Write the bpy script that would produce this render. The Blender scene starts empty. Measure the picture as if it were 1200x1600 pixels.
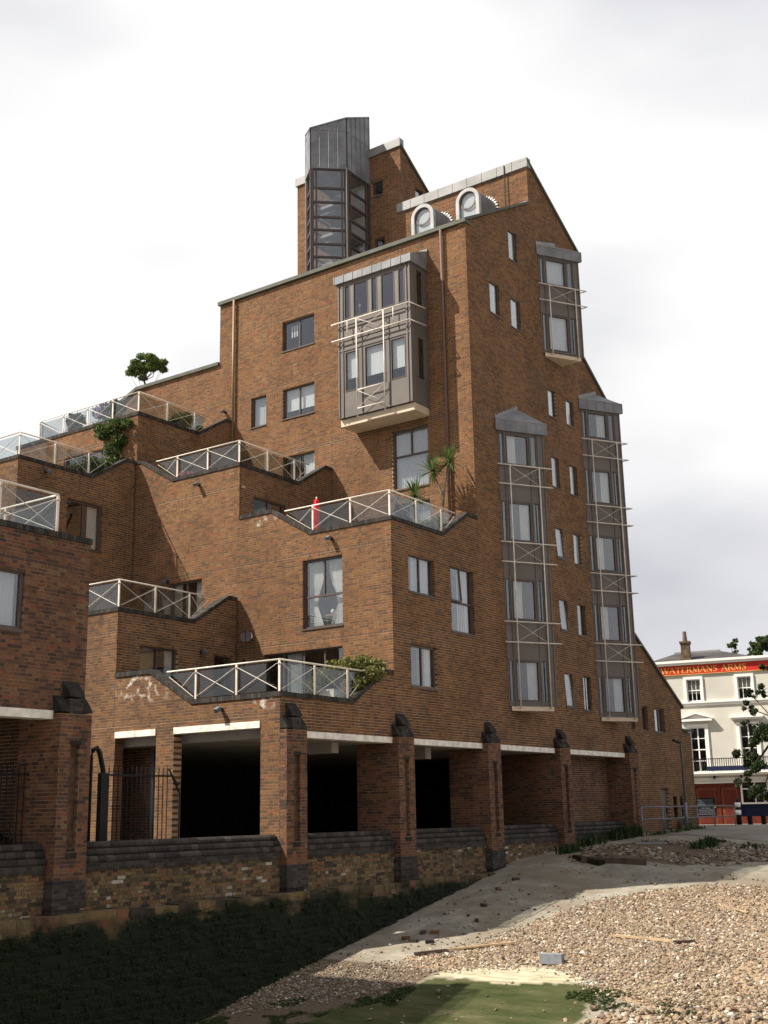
import bpy, math, random
import numpy as np
from mathutils import Vector, Matrix
random.seed(7); rng = np.random.default_rng(11)
SC = bpy.context.scene
COL = SC.collection
R = math.radians

# ------------------------------------------------------------------ camera
# world axes: x runs along the gable wall (away to the right), y goes into the building, z is up; z = 0 is eye level
CAM = Vector((-22.4935, -18.9943, 0.0))
F_PX = 1865.62
def cam_axes(yaw, pit, rol):
    cy, sy, cp, sp = math.cos(yaw), math.sin(yaw), math.cos(pit), math.sin(pit)
    f = Vector((cy*cp, sy*cp, sp)); r = Vector((sy, -cy, 0)); up = r.cross(f)
    cr, sr = math.cos(rol), math.sin(rol)
    return cr*r + sr*up, -sr*r + cr*up, f
CR, CU, CF = cam_axes(0.61198588, 0.24739153, -0.01957026)
cam_d = bpy.data.cameras.new('camera'); cam = bpy.data.objects.new('camera', cam_d); COL.objects.link(cam)
m = Matrix((CR, CU, -CF)).transposed().to_4x4(); m.translation = CAM; cam.matrix_world = m
cam_d.sensor_fit = 'VERTICAL'; cam_d.sensor_height = 24.0; cam_d.lens = 24.0*F_PX/1600
cam_d.clip_start = 0.1; cam_d.clip_end = 3000
SC.camera = cam
SC.render.resolution_x = 768; SC.render.resolution_y = 1024
SC.view_settings.view_transform = 'Standard'; SC.view_settings.look = 'None'
SC.view_settings.gamma = 1; SC.view_settings.use_curve_mapping = False
SC.view_settings.exposure = 0.93

# ------------------------------------------------------------------ sun and sky
SUN = Vector((1.0, -1.085, -1.72)).normalized()
sd = bpy.data.lights.new('sun', 'SUN'); sd.energy = 5.0; sd.angle = R(0.6); sd.color = (1.0, 0.93, 0.82)
so = bpy.data.objects.new('sun', sd); COL.objects.link(so); so.location = (0, 40, 60)
so.rotation_euler = SUN.to_track_quat('-Z', 'Y').to_euler()
W = bpy.data.worlds.new('World'); SC.world = W; W.use_nodes = True
nt = W.node_tree; nt.nodes.clear()
def N(t, nt_, **kw):
    n = nt_.nodes.new(t)
    for k, v in kw.items(): setattr(n, k, v)
    return n
wo = N('ShaderNodeOutputWorld', nt); bg = N('ShaderNodeBackground', nt); bg.inputs[1].default_value = 0.086
sky = N('ShaderNodeTexSky', nt, sky_type='NISHITA'); sky.sun_disc = False
sky.sun_elevation = math.asin(-SUN.z); sky.sun_rotation = math.atan2(-SUN.x, -SUN.y)
tc = N('ShaderNodeTexCoord', nt); mp = N('ShaderNodeMapping', nt); mp.inputs['Scale'].default_value = (1.0, 1.0, 2.2)
mp.inputs['Location'].default_value = (-3.577, -8.442, 6.579)
n1 = N('ShaderNodeTexNoise', nt); n1.inputs['Scale'].default_value = 1.6; n1.inputs['Detail'].default_value = 5; n1.inputs['Roughness'].default_value = 0.42
n2 = N('ShaderNodeTexNoise', nt); n2.inputs['Scale'].default_value = 2.7; n2.inputs['Detail'].default_value = 9; n2.inputs['Roughness'].default_value = 0.55
cr = N('ShaderNodeValToRGB', nt)       # shading inside the cloud layer
cr.color_ramp.elements[0].position = 0.40; cr.color_ramp.elements[0].color = (0.58, 0.585, 0.645, 1)
cr.color_ramp.elements[1].position = 0.57; cr.color_ramp.elements[1].color = (1.0, 1.0, 1.0, 1)
sc_ = N('ShaderNodeVectorMath', nt, operation='SCALE'); sc_.inputs['Scale'].default_value = 6.15
cv = N('ShaderNodeMapRange', nt); cv.inputs[1].default_value = 0.10; cv.inputs[2].default_value = 0.24
mx = N('ShaderNodeMix', nt, data_type='RGBA')
L = nt.links.new
L(tc.outputs['Generated'], mp.inputs[0]); L(mp.outputs[0], n1.inputs['Vector']); L(mp.outputs[0], n2.inputs['Vector'])
L(n1.outputs[0], cr.inputs[0]); L(cr.outputs[0], sc_.inputs[0]); L(n2.outputs[0], cv.inputs[0])
L(cv.outputs[0], mx.inputs[0]); L(sky.outputs[0], mx.inputs[6]); L(sc_.outputs[0], mx.inputs[7])
L(mx.outputs[2], bg.inputs[0]); L(bg.outputs[0], wo.inputs[0])

# ------------------------------------------------------------------ materials
def mat(name, col, rough=0.8, metal=0.0, spec=0.3, noise=None, bump=None):
    """noise=(scale, amount[, second colour]); bump=(scale, strength)"""
    m = bpy.data.materials.new(name); m.use_nodes = True; t = m.node_tree; b = t.nodes['Principled BSDF']
    b.inputs['Base Color'].default_value = (*col, 1); b.inputs['Roughness'].default_value = rough
    b.inputs['Metallic'].default_value = metal; b.inputs['Specular IOR Level'].default_value = spec
    g = N('ShaderNodeNewGeometry', t)
    if noise:
        n = N('ShaderNodeTexNoise', t); n.inputs['Scale'].default_value = noise[0]; n.inputs['Detail'].default_value = 6
        t.links.new(g.outputs['Position'], n.inputs['Vector'])
        r = N('ShaderNodeValToRGB', t)
        c2 = noise[2] if len(noise) > 2 else tuple(c*(1-noise[1]) for c in col)
        r.color_ramp.elements[0].position = 0.35; r.color_ramp.elements[0].color = (*c2, 1)
        r.color_ramp.elements[1].position = 0.65; r.color_ramp.elements[1].color = (*[min(1, c*(1+noise[1]*0.3)) for c in col], 1)
        t.links.new(n.outputs[0], r.inputs[0]); t.links.new(r.outputs[0], b.inputs['Base Color'])
    if bump:
        n = N('ShaderNodeTexNoise', t); n.inputs['Scale'].default_value = bump[0]; n.inputs['Detail'].default_value = 5
        t.links.new(g.outputs['Position'], n.inputs['Vector'])
        bp = N('ShaderNodeBump', t); bp.inputs['Strength'].default_value = bump[1]; bp.inputs['Distance'].default_value = 0.02
        t.links.new(n.outputs[0], bp.inputs['Height']); t.links.new(bp.outputs[0], b.inputs['Normal'])
    return m

def ramp_set(r, stops):
    e = r.color_ramp.elements
    while len(e) > 1: e.remove(e[-1])
    e[0].position = stops[0][0]; e[0].color = (*stops[0][1], 1)
    for p, c in stops[1:]:
        x = e.new(p); x.color = (*c, 1)

BRICK = [(0.0, (0.087, 0.051, 0.032)), (0.17, (0.108, 0.060, 0.034)), (0.32, (0.136, 0.070, 0.036)), (0.50, (0.163, 0.080, 0.037)),
         (0.68, (0.184, 0.092, 0.040)), (0.84, (0.200, 0.107, 0.046)), (0.94, (0.202, 0.071, 0.032)), (1.0, (0.220, 0.125, 0.057))]
BRICK2 = [(0.0, (0.055, 0.036, 0.030)), (0.2, (0.082, 0.047, 0.036)), (0.4, (0.115, 0.058, 0.037)), (0.62, (0.142, 0.071, 0.041)), (0.82, (0.165, 0.088, 0.048)), (0.93, (0.185, 0.062, 0.034)), (1.0, (0.175, 0.110, 0.062))]  # reddish mix, darkened to carry shade on the piers and near block
STOCK = [(0.0, (0.045, 0.037, 0.030)), (0.25, (0.098, 0.072, 0.043)), (0.5, (0.155, 0.110, 0.058)), (0.72, (0.195, 0.132, 0.062)),
         (0.86, (0.185, 0.085, 0.045)), (0.965, (0.20, 0.155, 0.10)), (1.0, (0.42, 0.38, 0.32))]
DARKB = [(0.0, (0.028, 0.025, 0.022)), (0.5, (0.043, 0.037, 0.033)), (1.0, (0.072, 0.060, 0.050))]
def brick_mat(name, stops, single=False, stain=0.38, moss=False, salts=False):
    m = bpy.data.materials.new(name); m.use_nodes = True; t = m.node_tree; b = t.nodes['Principled BSDF']
    b.inputs['Roughness'].default_value = 0.9; b.inputs['Specular IOR Level'].default_value = 0.2
    g = N('ShaderNodeNewGeometry', t)
    if single:
        src = N('ShaderNodeObjectInfo', t).outputs['Random']
    else:
        a = N('ShaderNodeAttribute', t); a.attribute_name = 'tone'; src = a.outputs['Fac']
    big = N('ShaderNodeTexNoise', t); big.inputs['Scale'].default_value = 0.55; big.inputs['Detail'].default_value = 3
    t.links.new(g.outputs['Position'], big.inputs['Vector'])
    ad = N('ShaderNodeMath', t, operation='MULTIPLY_ADD'); t.links.new(big.outputs[0], ad.inputs[0]); ad.inputs[1].default_value = 0.3
    sb = N('ShaderNodeMath', t, operation='ADD'); sb.inputs[1].default_value = -0.15
    t.links.new(src, ad.inputs[2]); t.links.new(ad.outputs[0], sb.inputs[0])
    r = N('ShaderNodeValToRGB', t); ramp_set(r, stops); t.links.new(sb.outputs[0], r.inputs[0])
    fine = N('ShaderNodeTexNoise', t); fine.inputs['Scale'].default_value = 22; fine.inputs['Detail'].default_value = 4
    t.links.new(g.outputs['Position'], fine.inputs['Vector'])
    mr = N('ShaderNodeMapRange', t); mr.inputs[1].default_value = 0.3; mr.inputs[2].default_value = 0.7; mr.inputs[3].default_value = 0.72; mr.inputs[4].default_value = 1.22
    t.links.new(fine.outputs[0], mr.inputs[0])
    mu = N('ShaderNodeVectorMath', t, operation='SCALE'); t.links.new(r.outputs[0], mu.inputs[0]); t.links.new(mr.outputs[0], mu.inputs['Scale'])
    st = N('ShaderNodeTexNoise', t); st.inputs['Scale'].default_value = 0.35; st.inputs['Detail'].default_value = 7; st.inputs['Roughness'].default_value = 0.65
    mpp = N('ShaderNodeMapping', t); mpp.inputs['Scale'].default_value = (1.6, 1.6, 0.42); mpp.inputs['Location'].default_value = (7, 3, 1)
    t.links.new(g.outputs['Position'], mpp.inputs[0]); t.links.new(mpp.outputs[0], st.inputs['Vector'])
    sr = N('ShaderNodeMapRange', t); sr.inputs[1].default_value = 0.42; sr.inputs[2].default_value = 0.75; sr.inputs[3].default_value = 1.0; sr.inputs[4].default_value = 1-stain
    t.links.new(st.outputs[0], sr.inputs[0])
    m2 = N('ShaderNodeVectorMath', t, operation='SCALE'); t.links.new(mu.outputs[0], m2.inputs[0]); t.links.new(sr.outputs[0], m2.inputs['Scale'])
    last = m2.outputs[0]
    if moss:                                    # green growth up from the wet foot of the wall
        sx = N('ShaderNodeSeparateXYZ', t); t.links.new(g.outputs['Position'], sx.inputs[0])
        n3 = N('ShaderNodeTexNoise', t); n3.inputs['Scale'].default_value = 1.7; n3.inputs['Detail'].default_value = 6
        t.links.new(g.outputs['Position'], n3.inputs['Vector'])
        sm = N('ShaderNodeMath', t, operation='MULTIPLY_ADD'); sm.inputs[1].default_value = 1.3; t.links.new(n3.outputs[0], sm.inputs[0]); 
        neg = N('ShaderNodeMath', t, operation='MULTIPLY'); neg.inputs[1].default_value = -1.0; t.links.new(sx.outputs[2], neg.inputs[0]); t.links.new(neg.outputs[0], sm.inputs[2])
        mr3 = N('ShaderNodeMapRange', t); mr3.inputs[1].default_value = 2.35; mr3.inputs[2].default_value = 2.75; t.links.new(sm.outputs[0], mr3.inputs[0])
        mx3 = N('ShaderNodeMix', t, data_type='RGBA'); mx3.inputs[7].default_value = (0.008, 0.012, 0.004, 1)
        t.links.new(mr3.outputs[0], mx3.inputs[0]); t.links.new(last, mx3.inputs[6]); last = mx3.outputs[2]
    if salts:                                   # white salts leached out below two of the terraces
        for cx, cy, cz, ry, rz in ((0, 4.75, 3.38, 1.35, .50), (0, .55, 2.72, .75, .22), (4.9, 4.6, 8.9, 1.0, .2)):
            vm = N('ShaderNodeMapping', t); vm.inputs['Location'].default_value = (-cx/.12, -cy/ry, -cz/rz); vm.inputs['Scale'].default_value = (1/.12, 1/ry, 1/rz); t.links.new(g.outputs['Position'], vm.inputs[0])
            ln = N('ShaderNodeVectorMath', t, operation='LENGTH'); t.links.new(vm.outputs[0], ln.inputs[0])
            sn = N('ShaderNodeTexNoise', t); sn.inputs['Scale'].default_value = 4.5; sn.inputs['Detail'].default_value = 7; t.links.new(g.outputs['Position'], sn.inputs['Vector'])
            f1_ = N('ShaderNodeMapRange', t); f1_.inputs[1].default_value = .5; f1_.inputs[2].default_value = 1.0; f1_.inputs[3].default_value = 1; f1_.inputs[4].default_value = 0; t.links.new(ln.outputs['Value'], f1_.inputs[0])
            f2_ = N('ShaderNodeMapRange', t); f2_.inputs[1].default_value = .52; f2_.inputs[2].default_value = .66; t.links.new(sn.outputs[0], f2_.inputs[0])
            fm = N('ShaderNodeMath', t, operation='MULTIPLY'); t.links.new(f1_.outputs[0], fm.inputs[0]); t.links.new(f2_.outputs[0], fm.inputs[1])
            xm = N('ShaderNodeMix', t, data_type='RGBA'); xm.inputs[7].default_value = (.52, .47, .42, 1); t.links.new(fm.outputs[0], xm.inputs[0]); t.links.new(last, xm.inputs[6]); last = xm.outputs[2]
    t.links.new(last, b.inputs['Base Color'])
    bp = N('ShaderNodeBump', t); bp.inputs['Strength'].default_value = 0.35; bp.inputs['Distance'].default_value = 0.006
    t.links.new(fine.outputs[0], bp.inputs['Height']); t.links.new(bp.outputs[0], b.inputs['Normal'])
    return m

M = {}
M['brick'] = brick_mat('brick', BRICK, salts=True); M['brick1'] = brick_mat('brick_single', BRICK, True, salts=True)
M['redbrick_shade'] = brick_mat('red_brown_brick_shade', BRICK2); M['redbrick_shade1'] = brick_mat('red_brown_brick_shade_single', BRICK2, True)
M['stock'] = brick_mat('stock_brick', STOCK, stain=0.45, moss=True); M['stock1'] = brick_mat('stock_brick_single', STOCK, True, 0.45, True)
M['eng'] = brick_mat('engineering_brick', DARKB, stain=0.2); M['eng1'] = brick_mat('engineering_brick_single', DARKB, True, 0.2)
M['mortar'] = mat('mortar', (0.47, 0.335, 0.215), 0.95, noise=(1.1, 0.45))
M['slotback'] = mat('slot_brick', (0.10, 0.058, 0.036), .95, noise=(9, .5), bump=(14, .5))
M['cap'] = mat('weathered_cap', (0.034, 0.030, 0.026), 0.9, spec=.15, noise=(5, 0.5), bump=(18, .6))
M['mortar_old'] = mat('mortar_old', (0.15, 0.115, 0.075), 0.95, noise=(2.0, 0.5))
M['mortar_shade'] = mat('mortar_shaded', (0.25, 0.168, 0.105), 0.95, noise=(1.3, 0.5))  # darker copy of the mortar, shade put into its colour
M['mortar_dark'] = mat('mortar_dark', (0.075, 0.068, 0.062), 0.95, noise=(2.0, 0.4))
M['lintel'] = mat('white_lintel', (0.74, 0.70, 0.62), 0.7, noise=(4.5, 0.26))
M['cream'] = mat('cream_metal', (0.66, 0.60, 0.52), 0.5, noise=(3, 0.2))
M['ledge'] = mat('cream_ledge', (0.56, 0.46, 0.35), 0.7, noise=(2, 0.15))
M['frame'] = mat('brown_frame', (0.085, 0.064, 0.056), 0.45, noise=(3, 0.15))
M['panel'] = mat('brown_panel', (0.128, 0.109, 0.098), 0.5, noise=(1.5, 0.12))
M['lead'] = mat('lead', (0.185, 0.190, 0.205), 0.55, spec=0.4, noise=(1.8, 0.32), bump=(3, 0.15))
M['lead_white'] = mat('lead_white', (0.40, 0.395, 0.39), 0.6, noise=(2, 0.2))
M['lead_pale'] = mat('lead_pale', (0.25, 0.245, 0.24), 0.55, spec=0.4, noise=(1.4, 0.25))
M['slate_edge'] = mat('dark_coping', (0.085, 0.082, 0.070), 0.7, noise=(2.2, 0.35, (0.06, 0.07, 0.045)))
M['interior'] = mat('interior', (0.05, 0.045, 0.04), 0.9)  # dark base colour stands in for the unlit rooms
M['gloom'] = mat('undercroft', (0.022, 0.021, 0.020), 0.95, noise=(0.9, 0.3))  # undercroft shade put into a near-black base colour
M['soffit'] = mat('soffit', (0.34, 0.32, 0.285), 0.9, noise=(0.8, 0.2))
M['curtain'] = mat('curtain', (0.62, 0.60, 0.55), 0.9, noise=(2.0, 0.1))
M['blind'] = mat('blind', (0.80, 0.79, 0.77), 0.8)
M['net'] = mat('net_curtain', (0.60, 0.60, 0.60), 0.9)
M['ochre'] = mat('ochre_curtain', (0.30, 0.24, 0.14), 0.9, noise=(3, 0.2))
M['wood'] = mat('gilt_wood', (0.30, 0.17, 0.06), 0.4)
M['black'] = mat('black_iron', (0.010, 0.010, 0.011), 0.6, spec=0.2)
M['pipe_tan'] = mat('tan_pipe', (0.22, 0.14, 0.075), 0.5); M['pipe_brown'] = mat('brown_pipe', (0.125, 0.075, 0.062), 0.45)
M['galv'] = mat('galvanised_steel', (0.15, 0.165, 0.195), 0.45, 0.4)
M['white'] = mat('white_paint', (0.80, 0.78, 0.74), 0.5)
M['stucco'] = mat('cream_stucco', (0.55, 0.525, 0.46), 0.8, noise=(0.9, 0.08), bump=(6, 0.15))
M['red'] = mat('red_board', (0.52, 0.028, 0.018), 0.5, noise=(2, 0.2)); M['gold'] = mat('gold_letter', (0.72, 0.50, 0.13), 0.4)
M['orange'] = mat('red_orange_paint_shade', (0.125, 0.020, 0.009), 0.5, noise=(3, 0.25)); M['orange2'] = mat('worn_orange_paint_shade', (0.19, 0.048, 0.018), 0.6, noise=(4, 0.3))  # shade over the pub's ground floor is put into these darkened paints
M['slate'] = mat('slates', (0.095, 0.085, 0.085), 0.75, noise=(1.2, 0.35))
M['navy'] = mat('navy_paint', (0.012, 0.017, 0.05), 0.5); M['redcloth'] = mat('red_canvas', (0.55, 0.012, 0.02), 0.8)
M['bark'] = mat('bark', (0.11, 0.085, 0.06), 0.95, noise=(6, 0.5), bump=(14, 0.6)); M['palmbark'] = mat('palm_bark', (0.20, 0.155, 0.11), 0.95, noise=(14, 0.4), bump=(25, 0.6))
M['timber'] = mat('driftwood', (0.38, 0.27, 0.16), 0.9, noise=(4, 0.3), bump=(10, 0.4)); M['timber_dark'] = mat('wet_timber', (0.075, 0.048, 0.035), 0.8, noise=(5, 0.4), bump=(10, 0.5))
M['block'] = mat('grey_block', (0.21, 0.22, 0.245), 0.85, noise=(9, 0.2))
M['carpaint'] = mat('dark_car_paint', (0.02, 0.022, 0.03), 0.25, spec=0.6); M['lamp'] = mat('headlamp_and_sky_sheen', (0.75, 0.78, 0.82), 0.1, spec=0.8); M['tyre'] = mat('tyre', (0.015, 0.015, 0.015), 0.9)
M['stonepot'] = mat('pale_planter', (0.55, 0.52, 0.46), 0.8, noise=(5, 0.3)); M['terracotta'] = mat('terracotta', (0.13, 0.085, 0.065), 0.8); M['chimney'] = mat('old_chimney_brick', (0.115, 0.080, 0.048), 0.9, noise=(7, 0.5), bump=(14, 0.6))
M['paving'] = mat('terrace_paving', (0.28, 0.25, 0.21), 0.9)

def glass_mat(name, tint, f0=0.08, rough=0.0, gain=1.0):
    m = bpy.data.materials.new(name); m.use_nodes = True; t = m.node_tree; t.nodes.clear()
    o = N('ShaderNodeOutputMaterial', t); mx = N('ShaderNodeMixShader', t); tr = N('ShaderNodeBsdfTransparent', t); gl = N('ShaderNodeBsdfGlossy', t)
    tr.inputs[0].default_value = (*tint, 1); gl.inputs['Roughness'].default_value = rough; gl.inputs[0].default_value = (0.95, 0.97, 1, 1)
    lf = N('ShaderNodeLayerWeight', t); lf.inputs[0].default_value = 0.5; lw = N('ShaderNodeMath', t, operation='POWER'); lw.inputs[1].default_value = 3.0
    t.links.new(lf.outputs['Facing'], lw.inputs[0])
    ma = N('ShaderNodeMath', t, operation='MULTIPLY_ADD'); ma.inputs[1].default_value = gain; ma.inputs[2].default_value = f0; ma.use_clamp = True
    t.links.new(lw.outputs[0], ma.inputs[0]); t.links.new(ma.outputs[0], mx.inputs[0]); t.links.new(tr.outputs[0], mx.inputs[1]); t.links.new(gl.outputs[0], mx.inputs[2])
    t.links.new(mx.outputs[0], o.inputs[0]); return m
M['glass'] = glass_mat('window_glass', (0.86, 0.88, 0.89), 0.095, 0.0, 0.6)
M['balglass'] = glass_mat('balcony_glass', (0.74, 0.77, 0.77), 0.045, 0.01, 0.7)

def leaf_mat(name, c1, c2, rough=0.6):
    m = bpy.data.materials.new(name); m.use_nodes = True; t = m.node_tree; b = t.nodes['Principled BSDF']; b.inputs['Roughness'].default_value = rough; b.inputs['Specular IOR Level'].default_value = 0.2
    a = N('ShaderNodeAttribute', t); a.attribute_name = 'tone'; r = N('ShaderNodeValToRGB', t); ramp_set(r, [(0, c1), (1, c2)])
    t.links.new(a.outputs['Fac'], r.inputs[0]); t.links.new(r.outputs[0], b.inputs['Base Color'])
    tl = N('ShaderNodeBsdfTranslucent', t); mx = N('ShaderNodeMixShader', t); mx.inputs[0].default_value = 0.3
    t.links.new(r.outputs[0], tl.inputs[0]); o = [n for n in t.nodes if n.type == 'OUTPUT_MATERIAL'][0]
    t.links.new(b.outputs[0], mx.inputs[1]); t.links.new(tl.outputs[0], mx.inputs[2]); t.links.new(mx.outputs[0], o.inputs[0]); return m
M['leaf'] = leaf_mat('leaf_green', (0.025, 0.05, 0.012), (0.085, 0.12, 0.03)); M['leaf_dark'] = leaf_mat('leaf_dark', (0.014, 0.026, 0.010), (0.045, 0.065, 0.022))
M['leaf_pale'] = leaf_mat('leaf_pale', (0.07, 0.09, 0.03), (0.20, 0.22, 0.09)); M['leaf_yel'] = leaf_mat('leaf_yellowgreen', (0.06, 0.075, 0.02), (0.20, 0.19, 0.055))
M['needle'] = leaf_mat('pine_needles', (0.07, 0.11, 0.03), (0.19, 0.25, 0.08)); M['spike'] = leaf_mat('cordyline_leaf', (0.03, 0.06, 0.018), (0.12, 0.17, 0.05))
M['flower'] = leaf_mat('flower', (0.30, 0.05, 0.07), (0.5, 0.12, 0.14)); M['moss'] = leaf_mat('moss', (0.004, 0.009, 0.002), (0.019, 0.034, 0.007)); M['mauve'] = leaf_mat('mauve_flower', (0.16, 0.13, 0.22), (0.30, 0.26, 0.38))
PEB = [(0.0, (0.060, 0.050, 0.044)), (0.15, (0.17, 0.115, 0.072)), (0.33, (0.29, 0.21, 0.13)), (0.52, (0.36, 0.28, 0.18)), (0.66, (0.25, 0.225, 0.195)), (0.78, (0.25, 0.14, 0.09)), (0.90, (0.46, 0.40, 0.31)), (1.0, (0.68, 0.64, 0.56))]
def peb_mat(name, k):
    m = bpy.data.materials.new(name); m.use_nodes = True; t = m.node_tree; b = t.nodes['Principled BSDF']; b.inputs['Roughness'].default_value = 0.75
    a = N('ShaderNodeAttribute', t); a.attribute_name = 'tone'; r = N('ShaderNodeValToRGB', t); ramp_set(r, [(p, (c[0]*k, c[1]*k*.97, c[2]*k*.92)) for p, c in PEB])
    t.links.new(a.outputs['Fac'], r.inputs[0]); t.links.new(r.outputs[0], b.inputs['Base Color']); return m
M['pebble'] = peb_mat('pebbles', 0.76); M['pebble_dark'] = peb_mat('dark_pebbles', 0.55); M['rubble'] = peb_mat('rubble', 0.55)

# ------------------------------------------------------------------ object helpers
BASE = {}                                        # object name -> base location of its thing
def thing(name, label, cat, loc, group=None):
    o = bpy.data.objects.new(name, None); COL.objects.link(o); o.location = loc; o.empty_display_size = 0.3
    o['label'] = label; o['category'] = cat
    if group: o['group'] = group
    BASE[o.name] = Vector(loc); return o
def part(o, parent):
    o.parent = parent; BASE[o.name] = BASE[parent.name]
def tag(o, label, cat, group=None):
    o['label'] = label; o['category'] = cat
    if group: o['group'] = group
    return o
class MB:
    def __init__(s): s.v = []; s.f = []; s.t = []
    def add(s, vs, fs, tone=None):
        n = len(s.v); s.v += [tuple(p) for p in vs]; s.f += [tuple(i+n for i in f) for f in fs]; s.t += [random.random() if tone is None else tone]*len(fs); return s
    def box(s, x0, x1, y0, y1, z0, z1):
        return s.add([(x0,y0,z0),(x1,y0,z0),(x1,y1,z0),(x0,y1,z0),(x0,y0,z1),(x1,y0,z1),(x1,y1,z1),(x0,y1,z1)],
                     [(0,3,2,1),(4,5,6,7),(0,1,5,4),(1,2,6,5),(2,3,7,6),(3,0,4,7)])
    def hexa(s, a, b):                            # two quads joined
        n = len(a); vs = list(a)+list(b)
        return s.add(vs, [tuple(reversed(range(n))), tuple(range(n, 2*n))]+[(i, (i+1)%n, n+(i+1)%n, n+i) for i in range(n)])
    def prism(s, pts, ext):                       # polygon (3d points) pushed along ext
        e = Vector(ext); return s.hexa([Vector(p) for p in pts], [Vector(p)+e for p in pts])
    def bar(s, a, b, w, h, up=(0,0,1)):           # box beam between two points
        a = Vector(a); b = Vector(b); d = (b-a).normalized(); u = Vector(up)
        if abs(d.dot(u)) > 0.98: u = Vector((1,0,0))
        x = d.cross(u).normalized()*(w/2); y = x.cross(d).normalized()*(h/2)
        return s.hexa([a-x-y, a+x-y, a+x+y, a-x+y], [b-x-y, b+x-y, b+x+y, b-x+y])
    def tube(s, pts, r, n=8, r1=None):
        pts = [Vector(p) for p in pts]; rings = []
        for i, p in enumerate(pts):
            d = (pts[min(i+1, len(pts)-1)]-pts[max(i-1, 0)]).normalized()
            u = Vector((0,0,1)) if abs(d.z) < 0.9 else Vector((1,0,0))
            x = d.cross(u).normalized(); y = x.cross(d)
            k = i/max(1, len(pts)-1); rr = r if r1 is None else r+(r1-r)*k
            rings.append([p+(x*math.cos(2*math.pi*j/n)+y*math.sin(2*math.pi*j/n))*rr for j in range(n)])
        vs = [q for g in rings for q in g]; fs = []
        for i in range(len(pts)-1):
            for j in range(n): fs.append((i*n+j, i*n+(j+1)%n, (i+1)*n+(j+1)%n, (i+1)*n+j))
        fs += [tuple(reversed(range(n))), tuple((len(pts)-1)*n+j for j in range(n))]
        return s.add(vs, fs)
    def ball(s, c, r, sx=1, sy=1, sz=1, n=8, k=5):
        vs = [(c[0], c[1], c[2]-r*sz)]; fs = []
        for i in range(1, k):
            a = -math.pi/2+math.pi*i/k
            for j in range(n):
                b = 2*math.pi*j/n; vs.append((c[0]+r*sx*math.cos(a)*math.cos(b), c[1]+r*sy*math.cos(a)*math.sin(b), c[2]+r*sz*math.sin(a)))
        vs.append((c[0], c[1], c[2]+r*sz)); t = len(vs)-1
        for j in range(n): fs.append((0, 1+(j+1)%n, 1+j)); fs.append((t, t-n+j, t-n+(j+1)%n))
        for i in range(k-2):
            for j in range(n): fs.append((1+i*n+j, 1+i*n+(j+1)%n, 1+(i+1)*n+(j+1)%n, 1+(i+1)*n+j))
        return s.add(vs, fs)
    def build(s, name, mt, parent=None, smooth=False, loc=None):
        off = BASE[parent.name] if parent is not None else (Vector(loc) if loc is not None else Vector((0,0,0)))
        me = bpy.data.meshes.new(name); me.from_pydata([(p[0]-off[0], p[1]-off[1], p[2]-off[2]) for p in s.v], [], s.f)
        me.materials.append(M[mt] if isinstance(mt, str) else mt)
        a = me.attributes.new('tone', 'FLOAT', 'FACE'); a.data.foreach_set('value', s.t)
        if smooth: me.polygons.foreach_set('use_smooth', [True]*len(me.polygons))
        o = bpy.data.objects.new(name, me); COL.objects.link(o)
        if parent is not None: part(o, parent)
        else: o.location = off; BASE[o.name] = off
        return o
def np_mesh(name, V, F, tone, mt, parent=None, loc=(0,0,0), smooth=False):
    """V (n,3), F (m,k) arrays, tone per face"""
    off = np.array(BASE[parent.name] if parent is not None else loc, float)
    me = bpy.data.meshes.new(name); V = np.asarray(V, float)-off; F = np.asarray(F, np.int32); k = F.shape[1]
    me.vertices.add(len(V)); me.vertices.foreach_set('co', V.ravel())
    me.loops.add(F.size); me.loops.foreach_set('vertex_index', F.ravel())
    me.polygons.add(len(F)); me.polygons.foreach_set('loop_start', np.arange(0, F.size, k, dtype=np.int32)); 
    me.polygons.foreach_set('use_smooth', np.full(len(F), smooth, bool))
    me.update(calc_edges=True)
    a = me.attributes.new('tone', 'FLOAT', 'FACE'); a.data.foreach_set('value', np.asarray(tone, np.float32))
    me.materials.append(M[mt]); o = bpy.data.objects.new(name, me); COL.objects.link(o)
    if parent is not None: part(o, parent)
    else: o.location = loc; BASE[o.name] = Vector(loc)
    return o

# ------------------------------------------------------------------ brickwork: every brick is a block standing proud of its mortar
CH = 0.075; SL, HL, J = 0.215, 0.1025, 0.010; PER = SL+HL+2*J
class Wall:
    """frame 'v': faces -y at y=val, runs along x;  frame 'u': faces -x at x=val, runs along y"""
    def __init__(s, kind, val): s.kind = kind; s.val = val
    def p(s, a, z, d=0.0): return (a, s.val+d, z) if s.kind == 'v' else (s.val+d, a, z)
def spans(poly, z):
    xs = []
    n = len(poly)
    for i in range(n):
        (a, za), (b, zb) = poly[i], poly[(i+1) % n]
        if (za <= z) != (zb <= z): xs.append(a+(b-a)*(z-za)/(zb-za))
    xs.sort(); return [(xs[i], xs[i+1]) for i in range(0, len(xs)-1, 2)]
def cut(iv, holes, z):
    for h in holes:
        if h[2] < z < h[3]:
            out = []
            for a, b in iv:
                if h[1] <= a or h[0] >= b: out.append((a, b)); continue
                if h[0] > a: out.append((a, h[0]))
                if h[1] < b: out.append((h[1], b))
            iv = out
    return iv
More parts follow.
